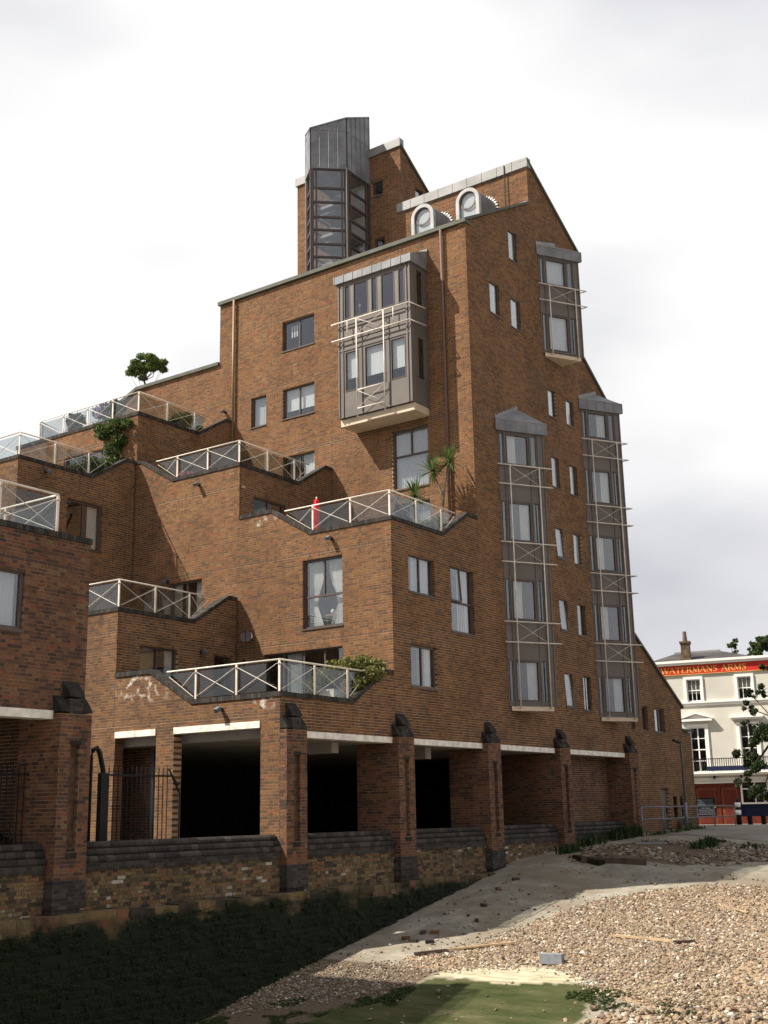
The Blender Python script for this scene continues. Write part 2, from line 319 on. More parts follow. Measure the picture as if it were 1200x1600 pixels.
class Bricks:
    def __init__(s): s.rows = []                 # (kind, val, s0, s1, z0, z1, d0, tone, full)
    def make(s, root, name, mt, mt1, limit, want):
        """want(row) -> True where the photograph shows the brick; the largest become objects, the rest one mesh"""
        A = s.rows; score = []
        for i, r in enumerate(A):
            if r[8] and want(r):
                w = Wall(r[0], r[1]); q = Vector(w.p((r[2]+r[3])/2, r[4])); dd = q-CAM
                cosf = abs((dd.normalized()).dot(Vector((0,1,0)) if r[0] == 'v' else Vector((1,0,0))))
                score.append((cosf/dd.length**2, i))
        score.sort(reverse=True); pick = set(i for _, i in score[:limit])
        base = BASE[root.name]
        meshes = {}
        for kind in 'vu':
            mb = MB(); h = SL/2; (mb.box(-h, h, 0, 0.11, 0, CH-J) if kind == 'v' else mb.box(0, 0.285, -h, h, 0, CH-J))
            me = bpy.data.meshes.new(name); me.from_pydata(mb.v, [], mb.f); me.materials.append(M[mt1]); meshes[kind] = me
        for i in sorted(pick):
            r = A[i]; w = Wall(r[0], r[1]); o = bpy.data.objects.new(name, meshes[r[0]]); COL.objects.link(o); o.parent = root
            o.location = Vector(w.p((r[2]+r[3])/2, r[4], r[6]))-base
        rest = [r for i, r in enumerate(A) if i not in pick]
        if not rest: return
        n = len(rest); a = np.array([[r[2], r[3], r[4], r[5], r[6], r[1]] for r in rest]); isv = np.array([r[0] == 'v' for r in rest])
        V = np.zeros((n, 8, 3)); d1 = np.where(a[:, 3] < 2.3, 0.285, 0.10)
        for c, (si, zi, di) in enumerate([(0,2,0),(1,2,0),(1,3,0),(0,3,0),(0,2,1),(1,2,1),(1,3,1),(0,3,1)]):
            sv = a[:, si]; zv = a[:, zi]; dv = a[:, 5]+(a[:, 4] if di == 0 else d1)
            V[:, c, 0] = np.where(isv, sv, dv); V[:, c, 1] = np.where(isv, dv, sv); V[:, c, 2] = zv
        q = np.array([(0,1,2,3),(0,4,5,1),(1,5,6,2),(2,6,7,3),(3,7,4,0)])
        F = (np.arange(n)[:, None, None]*8+q[None]).reshape(-1, 4)
        tone = np.repeat(np.array([r[7] for r in rest]), 5)
        o = np_mesh(name, V.reshape(-1, 3), F, tone, mt, root); o['kind'] = 'stuff'
def brickwork(kind, val, poly, holes, root, store, mortar='mortar', thick=0.3, string=(), phase=0.0, z_off=0.0, lo=0.0, hi=1.0, mb=None, rough=0.0):
    zs = [p[1] for p in poly]; k0 = math.floor((min(zs)-z_off)/CH); k1 = math.ceil((max(zs)-z_off)/CH); w = Wall(kind, val)
    own = mb is None; mb = mb or MB(); prev = None; E = 0.003
    for k in range(k0, k1):
        z0 = z_off+k*CH; zm = z0+CH/2
        iv = cut(spans(poly, zm), holes, zm); iv = [(a, b) for a, b in iv if b-a > 0.03]
        key = tuple((round(a, 3), round(b, 3)) for a, b in iv)
        if prev and prev[0] == key: prev[2] = z0+CH
        else:
            if prev: _mort(mb, w, prev, thick, 0.004 if not rough else rough+0.004)
            prev = [key, z0, z0+CH]
        is_s = any(abs(zm-q) < CH*0.55 for q in string)
        for a, b in iv:
            off = phase+(0.0 if k % 2 == 0 else (SL+J)/2+HL/2+J/2)
            i = math.floor((a-off)/PER)-1
            pos = off+i*PER
            while pos < b:
                for ln in (SL, HL):
                    s0 = max(pos, a+E); s1 = min(pos+ln, b-E); full = (s0 == pos and s1 == pos+ln and ln == SL)
                    if s1-s0 > 0.02:
                        t = lo+(hi-lo)*random.random()
                        if is_s: t = 0.16+0.1*random.random()
                        d0 = 0.002 if is_s else 0.0
                        if rough: d0 += random.uniform(0, rough)
                        store.rows.append((kind, val, s0, s1, z0+(0.0 if not rough else random.uniform(0, .006)), z0+CH-J, d0, t, full and not is_s))
                    pos += ln+J
    if prev: _mort(mb, w, prev, thick, 0.004 if not rough else rough+0.004)
    if own: mb.build('wall', mortar, root)
    return mb
def _mort(mb, w, pr, thick, deep=0.004):
    key, z0, z1 = pr; d0 = deep
    for a, b in key:
        a += 0.011; b -= 0.011
        if b <= a: continue
        P = w.p
        x = P(a, z0, d0); y = P(b, z1, thick)
        mb.box(min(x[0], y[0]), max(x[0], y[0]), min(x[1], y[1]), max(x[1], y[1]), z0-0.0005*random.random(), z1)

# ------------------------------------------------------------------ windows, copings, balustrades
def window(root, w, s0, s1, z0, z1, cols=(0.5,), transom=None, curtain=None, rec=0.09, ajar=None, sill=True, depth=0.14, fr='frame', thick=0.055):
    """frame = part 'window'; panes, curtain and sill are its sub-parts"""
    P = w.p; fb = MB()
    def bx(a, b, c, d, e0, e1):
        p = P(a, c, e0); q = P(b, d, e1); fb.box(min(p[0],q[0]), max(p[0],q[0]), min(p[1],q[1]), max(p[1],q[1]), c, d)
    t = thick; d0, d1 = rec, rec+0.07
    bx(s0-.004, s0+t, z0, z1, d0, d1); bx(s1-t, s1+.004, z0, z1, d0, d1)
    bx(s0+t, s1-t, z1-t, z1+.004, d0, d1); bx(s0+t, s1-t, z0-.004, z0+t, d0, d1)
    xs = [s0+t]+[s0+(s1-s0)*c for c in cols]+[s1-t]; zz = [z0+t, z1-t]
    if transom: zz = [z0+t, z0+(z1-z0)*transom, z1-t]; bx(s0+t, s1-t, zz[1]-.03, zz[1]+.03, d0+.003, d1-.003)
    panes = []
    for r in range(len(zz)-1):
        if r == 0 and transom: panes.append((s0+t, s1-t, zz[0], zz[1]-.03))
        else:
            for i in range(len(xs)-1): panes.append((xs[i]+(.025 if i else 0), xs[i+1]-(.025 if i < len(xs)-2 else 0), zz[r]+(.03 if r else 0), zz[r+1]))
    for c in cols:
        a = s0+(s1-s0)*c; bx(a-.025, a+.025, (zz[1]+.03) if transom else zz[0], zz[-1], d0+.004, d1-.004)
    f = fb.build('window', fr, root)
    for k, (a, b, c, d) in enumerate(panes):
        mb = MB(); dd = rec+0.035
        if ajar == k:                             # hinged at the top, pushed out at the bottom
            p = [P(a, d, dd-.02), P(b, d, dd-.02), P(b, c, dd-.085), P(a, c, dd-.085)]; n = P(0, 0, .02); n0 = P(0, 0, 0); mb.prism(p, (n[0]-n0[0], n[1]-n0[1], 0))
            for aa in ((p[0], p[3]), (p[1], p[2]), (p[3], p[2])): fbb = MB().bar(aa[0], aa[1], .045, .045).build('sash', fr, f)
        else:
            p = P(a, c, dd); q = P(b, d, dd+.006); mb.box(min(p[0],q[0]), max(p[0],q[0]), min(p[1],q[1]), max(p[1],q[1]), c, d)
        mb.build('pane', 'glass', f)
    if curtain:
        for (ca, cb, cz0, cz1, mt, pleat) in curtain:
            a = s0+(s1-s0)*ca; b = s0+(s1-s0)*cb; y0 = z0+(z1-z0)*cz0; y1 = z0+(z1-z0)*cz1; drape(w, a, b, y0, y1, rec+depth, mt, pleat, f)
    if sill:
        mb = MB(); p = P(s0-.02, z0-.05, -.03); q = P(s1+.02, z0-.004, rec+.05); mb.box(min(p[0],q[0]), max(p[0],q[0]), min(p[1],q[1]), max(p[1],q[1]), z0-.05, z0-.006); mb.build('sill', fr, f)
    return f
def drape(w, a, b, z0, z1, d, mt, pleat, parent, pinch=None):
    n = max(3, int(abs(b-a)/0.03)) if pleat else 2; mb = MB(); vs = []; rows = 6 if pinch else 1
    ph = random.random()*6
    for r in range(rows+1):
        k = r/rows; z = z0+(z1-z0)*k
        for i in range(n+1):
            x = i/n; s = a+(b-a)*x
            if pinch is not None: s = s+(pinch-s)*max(0, 1-abs(k-0.38)/0.38)*0.55
            vs.append(w.p(s, z, d+(0.03*math.sin(x*(abs(b-a)/0.09)*6.28+ph) if pleat else 0)))
    fs = [(r*(n+1)+i, r*(n+1)+i+1, (r+1)*(n+1)+i+1, (r+1)*(n+1)+i) for r in range(rows) for i in range(n)]
    back = [tuple(Vector(q)+Vector(w.p(0,0,.006))-Vector(w.p(0,0,0))) for q in vs]; m = len(vs)
    mb.add(vs+back, fs+[tuple(reversed([i+m for i in f])) for f in fs]); mb.build('curtain' if pleat else 'blind', mt, parent, True)
NETS = [(0.0, 1.0, 0.02, 0.99, 'net', True)]
SIDES = [(0.03, 0.30, 0.02, 0.98, 'curtain', True), (0.72, 0.97, 0.02, 0.98, 'curtain', True)]
LEFTC = [(0.04, 0.32, 0.02, 0.98, 'curtain', True)]; RIGHTC = [(0.55, 0.97, 0.02, 0.98, 'curtain', True)]

def coping(root, w, pts, width=0.34, h=0.12, out=0.03, name='coping', cap=0.075):
    """bricks on edge along a polyline (s, z) in the wall plane; z is the top"""
    mb = MB(); X0 = Vector(w.p(0, 0, -out)); X1 = Vector(w.p(0, 0, width-out)); o0 = Vector(w.p(0,0,0))
    for (a, za), (b, zb) in zip(pts[:-1], pts[1:]):
        L_ = math.hypot(b-a, zb-za); n = max(1, round(L_/cap)); ux = (b-a)/L_; uz = (zb-za)/L_
        for i in range(n):
            g = 0.004; l0 = i*L_/n+g; l1 = (i+1)*L_/n-g; j = random.uniform(-.003, .003)
            q = []
            for l, k in ((l0, -h), (l1, -h), (l1, j), (l0, j)):
                s = a+ux*l-uz*k*0; z = za+uz*l+k
                q.append(Vector(w.p(s, z, 0))-o0)
            mb.hexa([p+X0 for p in q], [p+X1 for p in q])
        # bed under the bricks
        q = [Vector(w.p(s, z, 0))-o0 for s, z in ((a, za-h+.003), (b, zb-h+.003), (b, zb-.012), (a, za-.012))]
        i0 = Vector(w.p(0,0,.012-out)); i1 = Vector(w.p(0,0,width-out-.012)); mb.hexa([p+i0 for p in q], [p+i1 for p in q])
    return mb.build(name, 'eng', root)

def balustrade(root, path, zb, h=0.80, slope=None, step=1.47):
    """path: plan polyline of the handrail; slope=(start run, end run) lengths beyond the last full post that sit over the rising coping"""
    P = [Vector((x, y, 0)) for x, y in path]; segs = []
    br = MB().tube([(p.x, p.y, zb+h) for p in P], 0.023, 8).build('balustrade', 'cream', root, True)
    for i in range(len(P)-1):
        a, b = P[i], P[i+1]; d = (b-a); Ln = d.length; d.normalize(); nrm = Vector((-d.y, d.x, 0))
        if nrm.x+nrm.y < 0: nrm = -nrm           # towards the terrace
        e0 = slope[0] if (i == 0 and slope) else 0; e1 = slope[1] if (i == len(P)-2 and slope) else 0
        s0, s1 = e0, Ln-e1; n = max(1, round((s1-s0)/step)); st = [s0+(s1-s0)*k/n for k in range(n+1)]
        for k, s in enumerate(st):
            if i > 0 and k == 0: continue
            q = a+d*s; MB().bar((q.x, q.y, zb-.02), (q.x, q.y, zb+h-.01), .055, .03, tuple(nrm)).build('post', 'cream', br)
        bays = [(st[k], st[k+1], 0) for k in range(n)]
        if e0: bays.insert(0, (0.10, s0, -1))
        if e1: bays.append((s1, Ln-0.10, 1))
        for s, t, kind in bays:
            lo = lambda x: a+d*x-nrm*0.03
            def pt(x, z): q = lo(x); return (q.x, q.y, zb+z)
            g = 0.06; mb = MB()
            if kind == 0: mb.tube([pt(s+g, .08), pt(t-g, h-.1)], .0085, 5).tube([pt(s+g, h-.1), pt(t-g, .08)], .0085, 5).ball(pt((s+t)/2, h/2-.01), .022)
            else:
                ha, hb = (s, t) if kind > 0 else (t, s)       # ha = the full-height post side
                mb.tube([pt(ha+g*kind, .08), pt(hb, h-.14)], .0085, 5).tube([pt(ha+g*kind, h-.1), pt((ha+hb)/2, h/2-.04)], .0085, 5)
            for x in ((s, t) if kind == 0 else (ha,)): q = pt(x, h-.1); mb.ball(q, .026)
            mb.build('brace', 'cream', br)
            gb = MB(); off = nrm*0.05
            def gp(x, z, o): q = a+d*x+off+nrm*o; return (q.x, q.y, zb+z)
            if kind == 0: pts = [(s+.03, .05), (t-.03, .05), (t-.03, h-.06), (s+.03, h-.06)]
            else:
                pts = [(ha+.03*kind, .05), (hb, h-.06), (ha+.03*kind, h-.06)]
            gb.hexa([gp(x, z, 0) for x, z in pts], [gp(x, z, .01) for x, z in pts]); gb.build('glass_panel', 'balglass', br)
    return br

# ------------------------------------------------------------------ the stepped apartment building
B = thing('apartment_building', 'tall stepped brown brick apartment building with planted terraces, glass bays and ground arcade', 'building', (9.75, 3.0, -1.3))
BK = Bricks()
STR = (2.36, 4.98, 7.61, 10.25, 12.90, 15.53, 18.20, 20.85)
G = Wall('v', 0.0); F0 = Wall('u', 0.0); F1 = Wall('u', 4.9); F2 = Wall('u', 9.75); F3 = Wall('u', 14.54)
S1 = Wall('v', 5.85); S2 = Wall('v', 10.6); S4 = Wall('v', 5.82)
# the gable wall with its saw-tooth outline, above the lintels
gable = [(0.0, 2.03), (25.9, 2.03), (25.9, 4.1), (20.3, 7.35), (20.3, 16.1), (18.45, 17.32), (18.45, 22.0), (14.54, 24.2), (14.54, 22.4), (9.75, 19.68),
         (9.75, 9.16), (9.15, 9.16), (7.66, 8.22), (4.9, 8.22), (4.9, 3.76), (4.45, 3.76), (2.98, 2.85), (0.0, 2.85)]
ghole = [(15.28,15.90,14.13,15.22),(16.73,17.38,14.14,15.20),(15.27,15.86,11.42,12.61),(16.74,17.34,11.42,12.61),(15.28,15.89,8.79,9.93),(16.71,17.35,8.78,9.94),
         (15.26,15.88,6.15,7.28),(16.68,17.33,6.13,7.31),(15.36,15.98,3.48,4.66),(16.80,17.44,3.45,4.66),(12.79,13.39,19.46,20.67),(11.25,11.91,16.84,18.05),(12.74,13.43,16.80,17.97),
         (5.75,7.14,6.23,7.36),(8.04,9.39,5.32,7.37),(5.77,7.13,3.50,4.70),(21.85,22.40,2.95,3.90),(23.06,24.07,2.95,3.90),(20.78,21.10,2.95,3.50)]
brickwork('v', 0.0, gable, ghole, B, BK, string=STR, hi=0.86)
brickwork('v', 0.0, [(20.68,-1.3),(25.9,-1.3),(25.9,2.03),(20.68,2.03)], [(23.12,23.95,-1.3,0.72),(24.35,24.75,-0.45,0.45),(25.05,25.45,-0.45,0.45)], B, BK, string=(0.97,), hi=0.8)
brickwork('v', 0.02, [(25.9,-1.3),(26.85,-1.3),(26.85,3.1),(25.9,3.1)], [], B, BK, hi=0.8)
MB().box(25.85, 26.95, -.06, .36, 3.1, 3.2).build('coping', 'slate_edge', B)
# front walls of the three steps
f0 = [(0.0,-1.3),(10.7,-1.3),(10.7,5.60),(5.85,5.60),(5.85,3.78),(4.50,3.78),(2.98,2.85),(0.0,2.85)]
brickwork('u', 0.0, f0, [(0.62,3.58,-1.4,2.27),(4.23,5.79,-1.4,2.27)], B, BK, string=(2.45, 4.98), lo=0.0, hi=.80)
brickwork('u', 0.0, [(10.6,5.6),(15.6,5.6),(15.6,10.92),(10.6,10.92)], [], B, BK, string=STR)
f1 = [(0.0,2.3),(17.15,2.3),(17.15,13.65),(10.62,13.65),(10.62,11.83),(10.38,11.83),(8.88,10.91),(5.84,10.91),(5.84,9.13),(4.55,9.13),(2.98,8.22),(0.0,8.22)]
brickwork('u', 4.9, f1, [(1.77,3.26,5.35,7.41),(1.79,4.79,2.6,4.74),(7.42,8.86,5.3,7.42),(11.6,14.4,10.7,12.75)], B, BK, string=STR, lo=0.12)
f2 = [(0.0,7.9),(17.3,7.9),(17.3,16.35),(16.85,16.75),(15.95,17.12),(11.36,17.12),(11.36,19.6),(0.0,19.6)]
brickwork('u', 9.75, f2, [(6.63,8.15,16.88,18.06),(6.64,8.14,14.20,15.38),(8.95,9.69,14.19,15.39),(6.65,8.12,10.7,12.73),(1.78,3.23,10.62,12.72),(1.77,3.2,8.0,10.09),(12.35,13.2,13.2,15.28)], B, BK, string=STR, lo=0.16)
brickwork('u', 14.54, [(0.0,19.9),(5.82,19.9),(11.34,19.9),(11.34,26.98),(5.82,26.98),(5.82,23.95),(0.0,23.95)], [(6.75,7.29,25.10,25.80),(6.70,7.20,22.55,23.15)], B, BK, lo=0.1)
# the sides of the steps
def step_side(u0, v, zb, zt, holes):
    brickwork('v', v, [(u0,zb),(u0+4.85,zb),(u0+4.85,zt+.81),(u0+4.45,zt+.81),(u0+2.98,zt-.1),(u0,zt-.1)], holes, B, BK, string=STR, hi=0.88)
step_side(0.0, 5.85, 2.4, 5.70, [(0.85,2.34,2.75,4.74),(3.88,4.62,2.6,4.74)])
step_side(4.9, 5.85, 7.9, 11.01, [(5.60,7.18,8.1,10.05)])
step_side(4.9, 10.6, 10.6, 13.75, [])
step_side(0.0, 10.6, 5.3, 11.02, [(2.0,3.46,8.5,10.02)])
brickwork('v', 5.82, [(14.54,22.4),(18.4,22.0),(18.4,24.5),(14.54,26.95)], [(15.62,16.25,24.55,25.66)], B, BK, hi=0.8)

# copings on edge round every terrace
def step_coping(wv, wu, u0, v0, zt, vlen=5.85, ulen=4.85, lead=True, ua=2.98, ub=4.45):
    coping(B, wv, [(u0-.03, zt), (u0+ua, zt), (u0+ub, zt+.91), (u0+ulen, zt+.91)])
    vs = [(v0+.31, zt), (v0+2.98, zt), (v0+4.52, zt+.91), (v0+vlen, zt+.91)] if lead else [(v0+.31, zt), (v0+vlen, zt)]
    coping(B, wu, vs)
step_coping(G, F0, 0.0, 0.0, 2.95); step_coping(S1, F0, 0.0, 5.85, 5.70, 4.75); step_coping(S2, F0, 0.0, 10.6, 11.02, 5.0, lead=False)
step_coping(G, F1, 4.9, 0.0, 8.32, ua=2.75, ub=4.25); step_coping(S1, F1, 4.9, 5.85, 11.01, 4.75); step_coping(S2, F1, 4.9, 10.6, 13.75, 6.6, lead=False)
def edge(root, pts, w, h, mt='slate_edge', name='coping'):
    mb = MB()
    for a, b in zip(pts[:-1], pts[1:]): mb.bar(a, b, w, h)
    return mb.build(name, mt, root)
edge(B, [(9.86,-.05,19.68),(9.86,11.42,19.68)], .42, .14); edge(B, [(9.86,11.36,17.17),(9.86,15.95,17.17),(9.86,16.9,16.78),(9.86,17.5,16.2)], .40, .13)
edge(B, [(9.72,.10,19.74),(14.5,.10,22.44)], .34, .09); edge(B, [(14.48,.10,24.27),(18.6,.10,21.92)], .36, .10); edge(B, [(18.4,.10,17.40),(20.42,.10,16.07)], .36, .10)
edge(B, [(20.25,.10,7.44),(26.05,.10,4.07)], .36, .10); edge(B, [(14.5,5.92,27.05),(18.4,5.92,24.55)], .36, .09)
MB().box(18.5, 18.75, -.06, .3, 21.86, 21.98).build('gutter_end', 'slate_edge', B)
# lead covered fascias
def fascia(y0, y1, z0, z1, x=14.46):
    f = MB().box(x, 14.75, y0, y1, z0, z1).build('fascia', 'lead_pale', B)
    n = int((y1-y0)/0.62); sb = MB()
    for i in range(1, n): y = y0+(y1-y0)*i/n; sb.box(x-.012, x, y-.012, y+.012, z0+.01, z1+.012)
    if n > 1: sb.build('seam', 'lead_pale', f)
fascia(-.06, 6.02, 23.95, 24.34); fascia(5.78, 7.45, 26.98, 27.34); fascia(9.44, 11.4, 26.98, 27.34)
mbz = MB(); 
for i in range(14):
    y = .03+i*.075; mbz.box(14.50, 14.545, y, y+.07, 22.44, 22.52+.02*random.random())
mbz.build('flashing', 'lead_pale', B)
# roofs, terrace floors and an added inner shell that blocks light to keep rooms dark
def slab(x0, x1, y0, y1, z, mt='paving', name='terrace_floor', t=.25): MB().box(x0, x1, y0, y1, z-t, z).build(name, mt, B)
slab(.3, 4.95, .3, 5.9, 2.62); slab(.3, 4.95, 6.1, 10.65, 5.35); slab(.3, 4.95, 10.85, 15.6, 10.65)
slab(5.2, 9.8, .3, 5.9, 7.99); slab(5.2, 9.8, 6.1, 10.65, 10.68); slab(5.2, 9.8, 10.85, 17, 13.4); slab(10.05, 14.6, 11.3, 17.2, 16.85)
def roof(pts, ext=(0,0,-.2)): MB().prism(pts, ext).build('roof', 'slate', B)
roof([(10.02,.28,19.6),(14.5,.28,22.3),(14.5,11.3,22.3),(10.02,11.3,19.6)]); roof([(14.76,.28,24.2),(18.6,.28,21.95),(18.6,5.8,21.95),(14.76,5.8,24.2)])
roof([(14.76,6.0,27.1),(18.6,6.0,24.55),(18.6,11.3,24.55),(14.76,11.3,27.1)]); roof([(18.4,.28,17.3),(20.4,.28,16.0),(20.4,16,16.0),(18.4,16,17.3)]); roof([(20.2,.28,7.35),(25.9,.28,4.1),(25.9,8,4.1),(20.2,8,7.35)])
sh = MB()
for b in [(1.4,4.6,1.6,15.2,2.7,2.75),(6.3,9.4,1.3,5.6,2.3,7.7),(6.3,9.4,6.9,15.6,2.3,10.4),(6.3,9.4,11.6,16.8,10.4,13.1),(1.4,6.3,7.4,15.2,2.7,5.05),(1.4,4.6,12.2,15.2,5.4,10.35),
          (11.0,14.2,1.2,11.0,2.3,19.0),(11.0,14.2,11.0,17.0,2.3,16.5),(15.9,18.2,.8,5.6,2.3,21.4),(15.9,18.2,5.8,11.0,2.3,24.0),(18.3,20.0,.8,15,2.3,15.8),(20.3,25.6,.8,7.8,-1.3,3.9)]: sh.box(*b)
sh.build('inner_backing', 'interior', B)
fl = MB()
for z in (5.0, 7.6, 10.25, 12.9, 15.5, 18.2):
    if z < 17: fl.box(10.06, 18.1, .31, 10.9, z-.12, z)
    if z < 7: fl.box(5.21, 9.7, .31, 15.5, z-.12, z)
fl.box(18.35, 20.1, .31, 6, 2.1, 2.3)
fl.build('floor_slab', 'interior', B)
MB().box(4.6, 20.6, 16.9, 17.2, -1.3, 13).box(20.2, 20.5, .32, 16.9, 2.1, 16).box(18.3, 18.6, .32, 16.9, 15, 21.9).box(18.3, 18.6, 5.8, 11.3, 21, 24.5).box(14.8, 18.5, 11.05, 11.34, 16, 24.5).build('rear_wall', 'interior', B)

# windows
w_ = window
for i, (a, b, c, d) in enumerate(ghole[:13]):
    w_(B, G, a, b, c, d, cols=(), curtain=[(0, 1, .0, 1, 'net', True)] if i in (2, 4, 5, 10, 11, 12) else ([(0,.9,0,1,'blind',False)] if i in (0,1,3) else LEFTC), ajar=0 if i in (4, 6, 8) else None, rec=0.055, thick=.032, depth=.075)
w_(B, G, 5.75, 7.14, 6.23, 7.36, curtain=[(.28,.98,.02,.98,'net',True),(.02,.2,.02,.98,'curtain',True)]); w_(B, G, 8.04, 9.39, 5.32, 7.37, transom=.46, ajar=1, curtain=[(.5,.97,.02,.98,'curtain',True),(.55,.8,.02,.45,'ochre',True)])
w_(B, G, 5.77, 7.13, 3.50, 4.70, curtain=[(.45,.72,.02,.98,'ochre',True),(.72,.98,.02,.98,'curtain',True)])
w_(B, G, 21.85, 22.40, 2.95, 3.90, cols=(), curtain=LEFTC); w_(B, G, 23.06, 24.07, 2.95, 3.90, curtain=SIDES, cols=(.6,)); w_(B, G, 20.78, 21.10, 2.95, 3.50, cols=())
fr = w_(B, F1, 1.77, 3.26, 5.35, 7.41, transom=.46)
drape(F1, 2.62, 3.20, 5.38, 7.35, 4.9*0+.26, 'curtain', True, fr, pinch=3.15); drape(F1, 1.80, 2.42, 5.38, 7.35, .26, 'curtain', True, fr, pinch=1.80)
w_(B, F1, 1.79, 4.79, 2.62, 4.74, cols=(.24, .5, .76), curtain=[(.55,.75,.02,.98,'curtain',True)]); w_(B, F1, 7.42, 8.86, 5.35, 7.42, curtain=SIDES); w_(B, F1, 11.6, 14.4, 10.7, 12.75, cols=(.33,.66))
w_(B, F2, 6.63, 8.15, 16.88, 18.06); w_(B, F2, 6.64, 8.14, 14.20, 15.38, curtain=[(.03,.97,.28,1,'blind',False)]); w_(B, F2, 8.95, 9.69, 14.19, 15.39, cols=(), curtain=NETS)
mbv = MB()
for k in range(3): mbv.add([F2.p(7.60+.12*k, 17.45, .24), F2.p(7.66+.12*k, 17.45, .24), F2.p(7.67+.12*k, 17.9, .24), F2.p(7.59+.12*k, 17.9, .24)], [(0,1,2,3)])
mbv.build('blind', 'blind', B)
w_(B, F2, 6.65, 8.12, 10.75, 12.73, curtain=[(.03,.45,.35,1,'blind',False)]); w_(B, F2, 1.78, 3.23, 10.62, 12.72, transom=.56, curtain=NETS); w_(B, F2, 1.77, 3.2, 8.0, 10.09, cols=(.5,), curtain=[(.0,.6,.0,1,'net',True)]); w_(B, F2, 12.35, 13.2, 13.2, 15.28, cols=(), curtain=NETS, fr='white')
w_(B, F3, 6.75, 7.29, 25.10, 25.80, cols=()); w_(B, F3, 6.70, 7.20, 22.55, 23.15, cols=()); w_(B, S4, 15.62, 16.25, 24.55, 25.66, cols=(), curtain=NETS)
w_(B, S1, .85, 2.34, 2.75, 4.74, curtain=[(.04,.5,.02,.98,'ochre',False),(.78,.97,.02,.98,'curtain',True)]); w_(B, S1, 3.88, 4.62, 2.62, 4.74, cols=()); w_(B, S1, 5.60, 7.18, 8.1, 10.05); w_(B, S2, 2.0, 3.46, 8.5, 10.02, curtain=[(.7,.97,.02,.98,'curtain',True)])
# service door and two louvred vents at the foot of the gable's far end
dr = MB().box(23.12, 23.95, .10, .15, -1.0, .72).build('door', 'frame', B); MB().box(23.80, 23.84, .07, .1, -.2, .0).build('handle', 'black', dr)
for a in (24.35, 25.05):
    v = MB().box(a, a+.4, .16, .2, -.45, .45).build('vent', 'black', B)
    lb = MB()
    for k in range(8): z = -.42+k*.108; lb.prism([(a, .03, z), (a+.4, .03, z), (a+.4, .10, z+.07), (a, .10, z+.07)], (0, .012, .012))
    lb.build('louvre', 'frame', v)
# balustrades
balustrade(B, [(.12, 4.0), (.12, .12), (3.75, .12)], 2.95, slope=(1.05, .85)); balustrade(B, [(.12, 9.8), (.12, 5.97), (3.75, 5.97)], 5.70, slope=(1.0, .85))
balustrade(B, [(.12, 15.0), (.12, 10.72), (3.75, 10.72)], 11.02, slope=(.0, .85), h=.78); balustrade(B, [(5.02, 4.06), (5.02, .12), (8.6, .12)], 8.32, slope=(1.1, .8))
balustrade(B, [(5.02, 9.75), (5.02, 5.97), (8.6, 5.97)], 11.01, slope=(1.0, .8), h=.78); balustrade(B, [(8.2, 17.0), (5.02, 16.0), (5.02, 10.72), (8.6, 10.72)], 13.75, slope=(0, .8), h=.78)

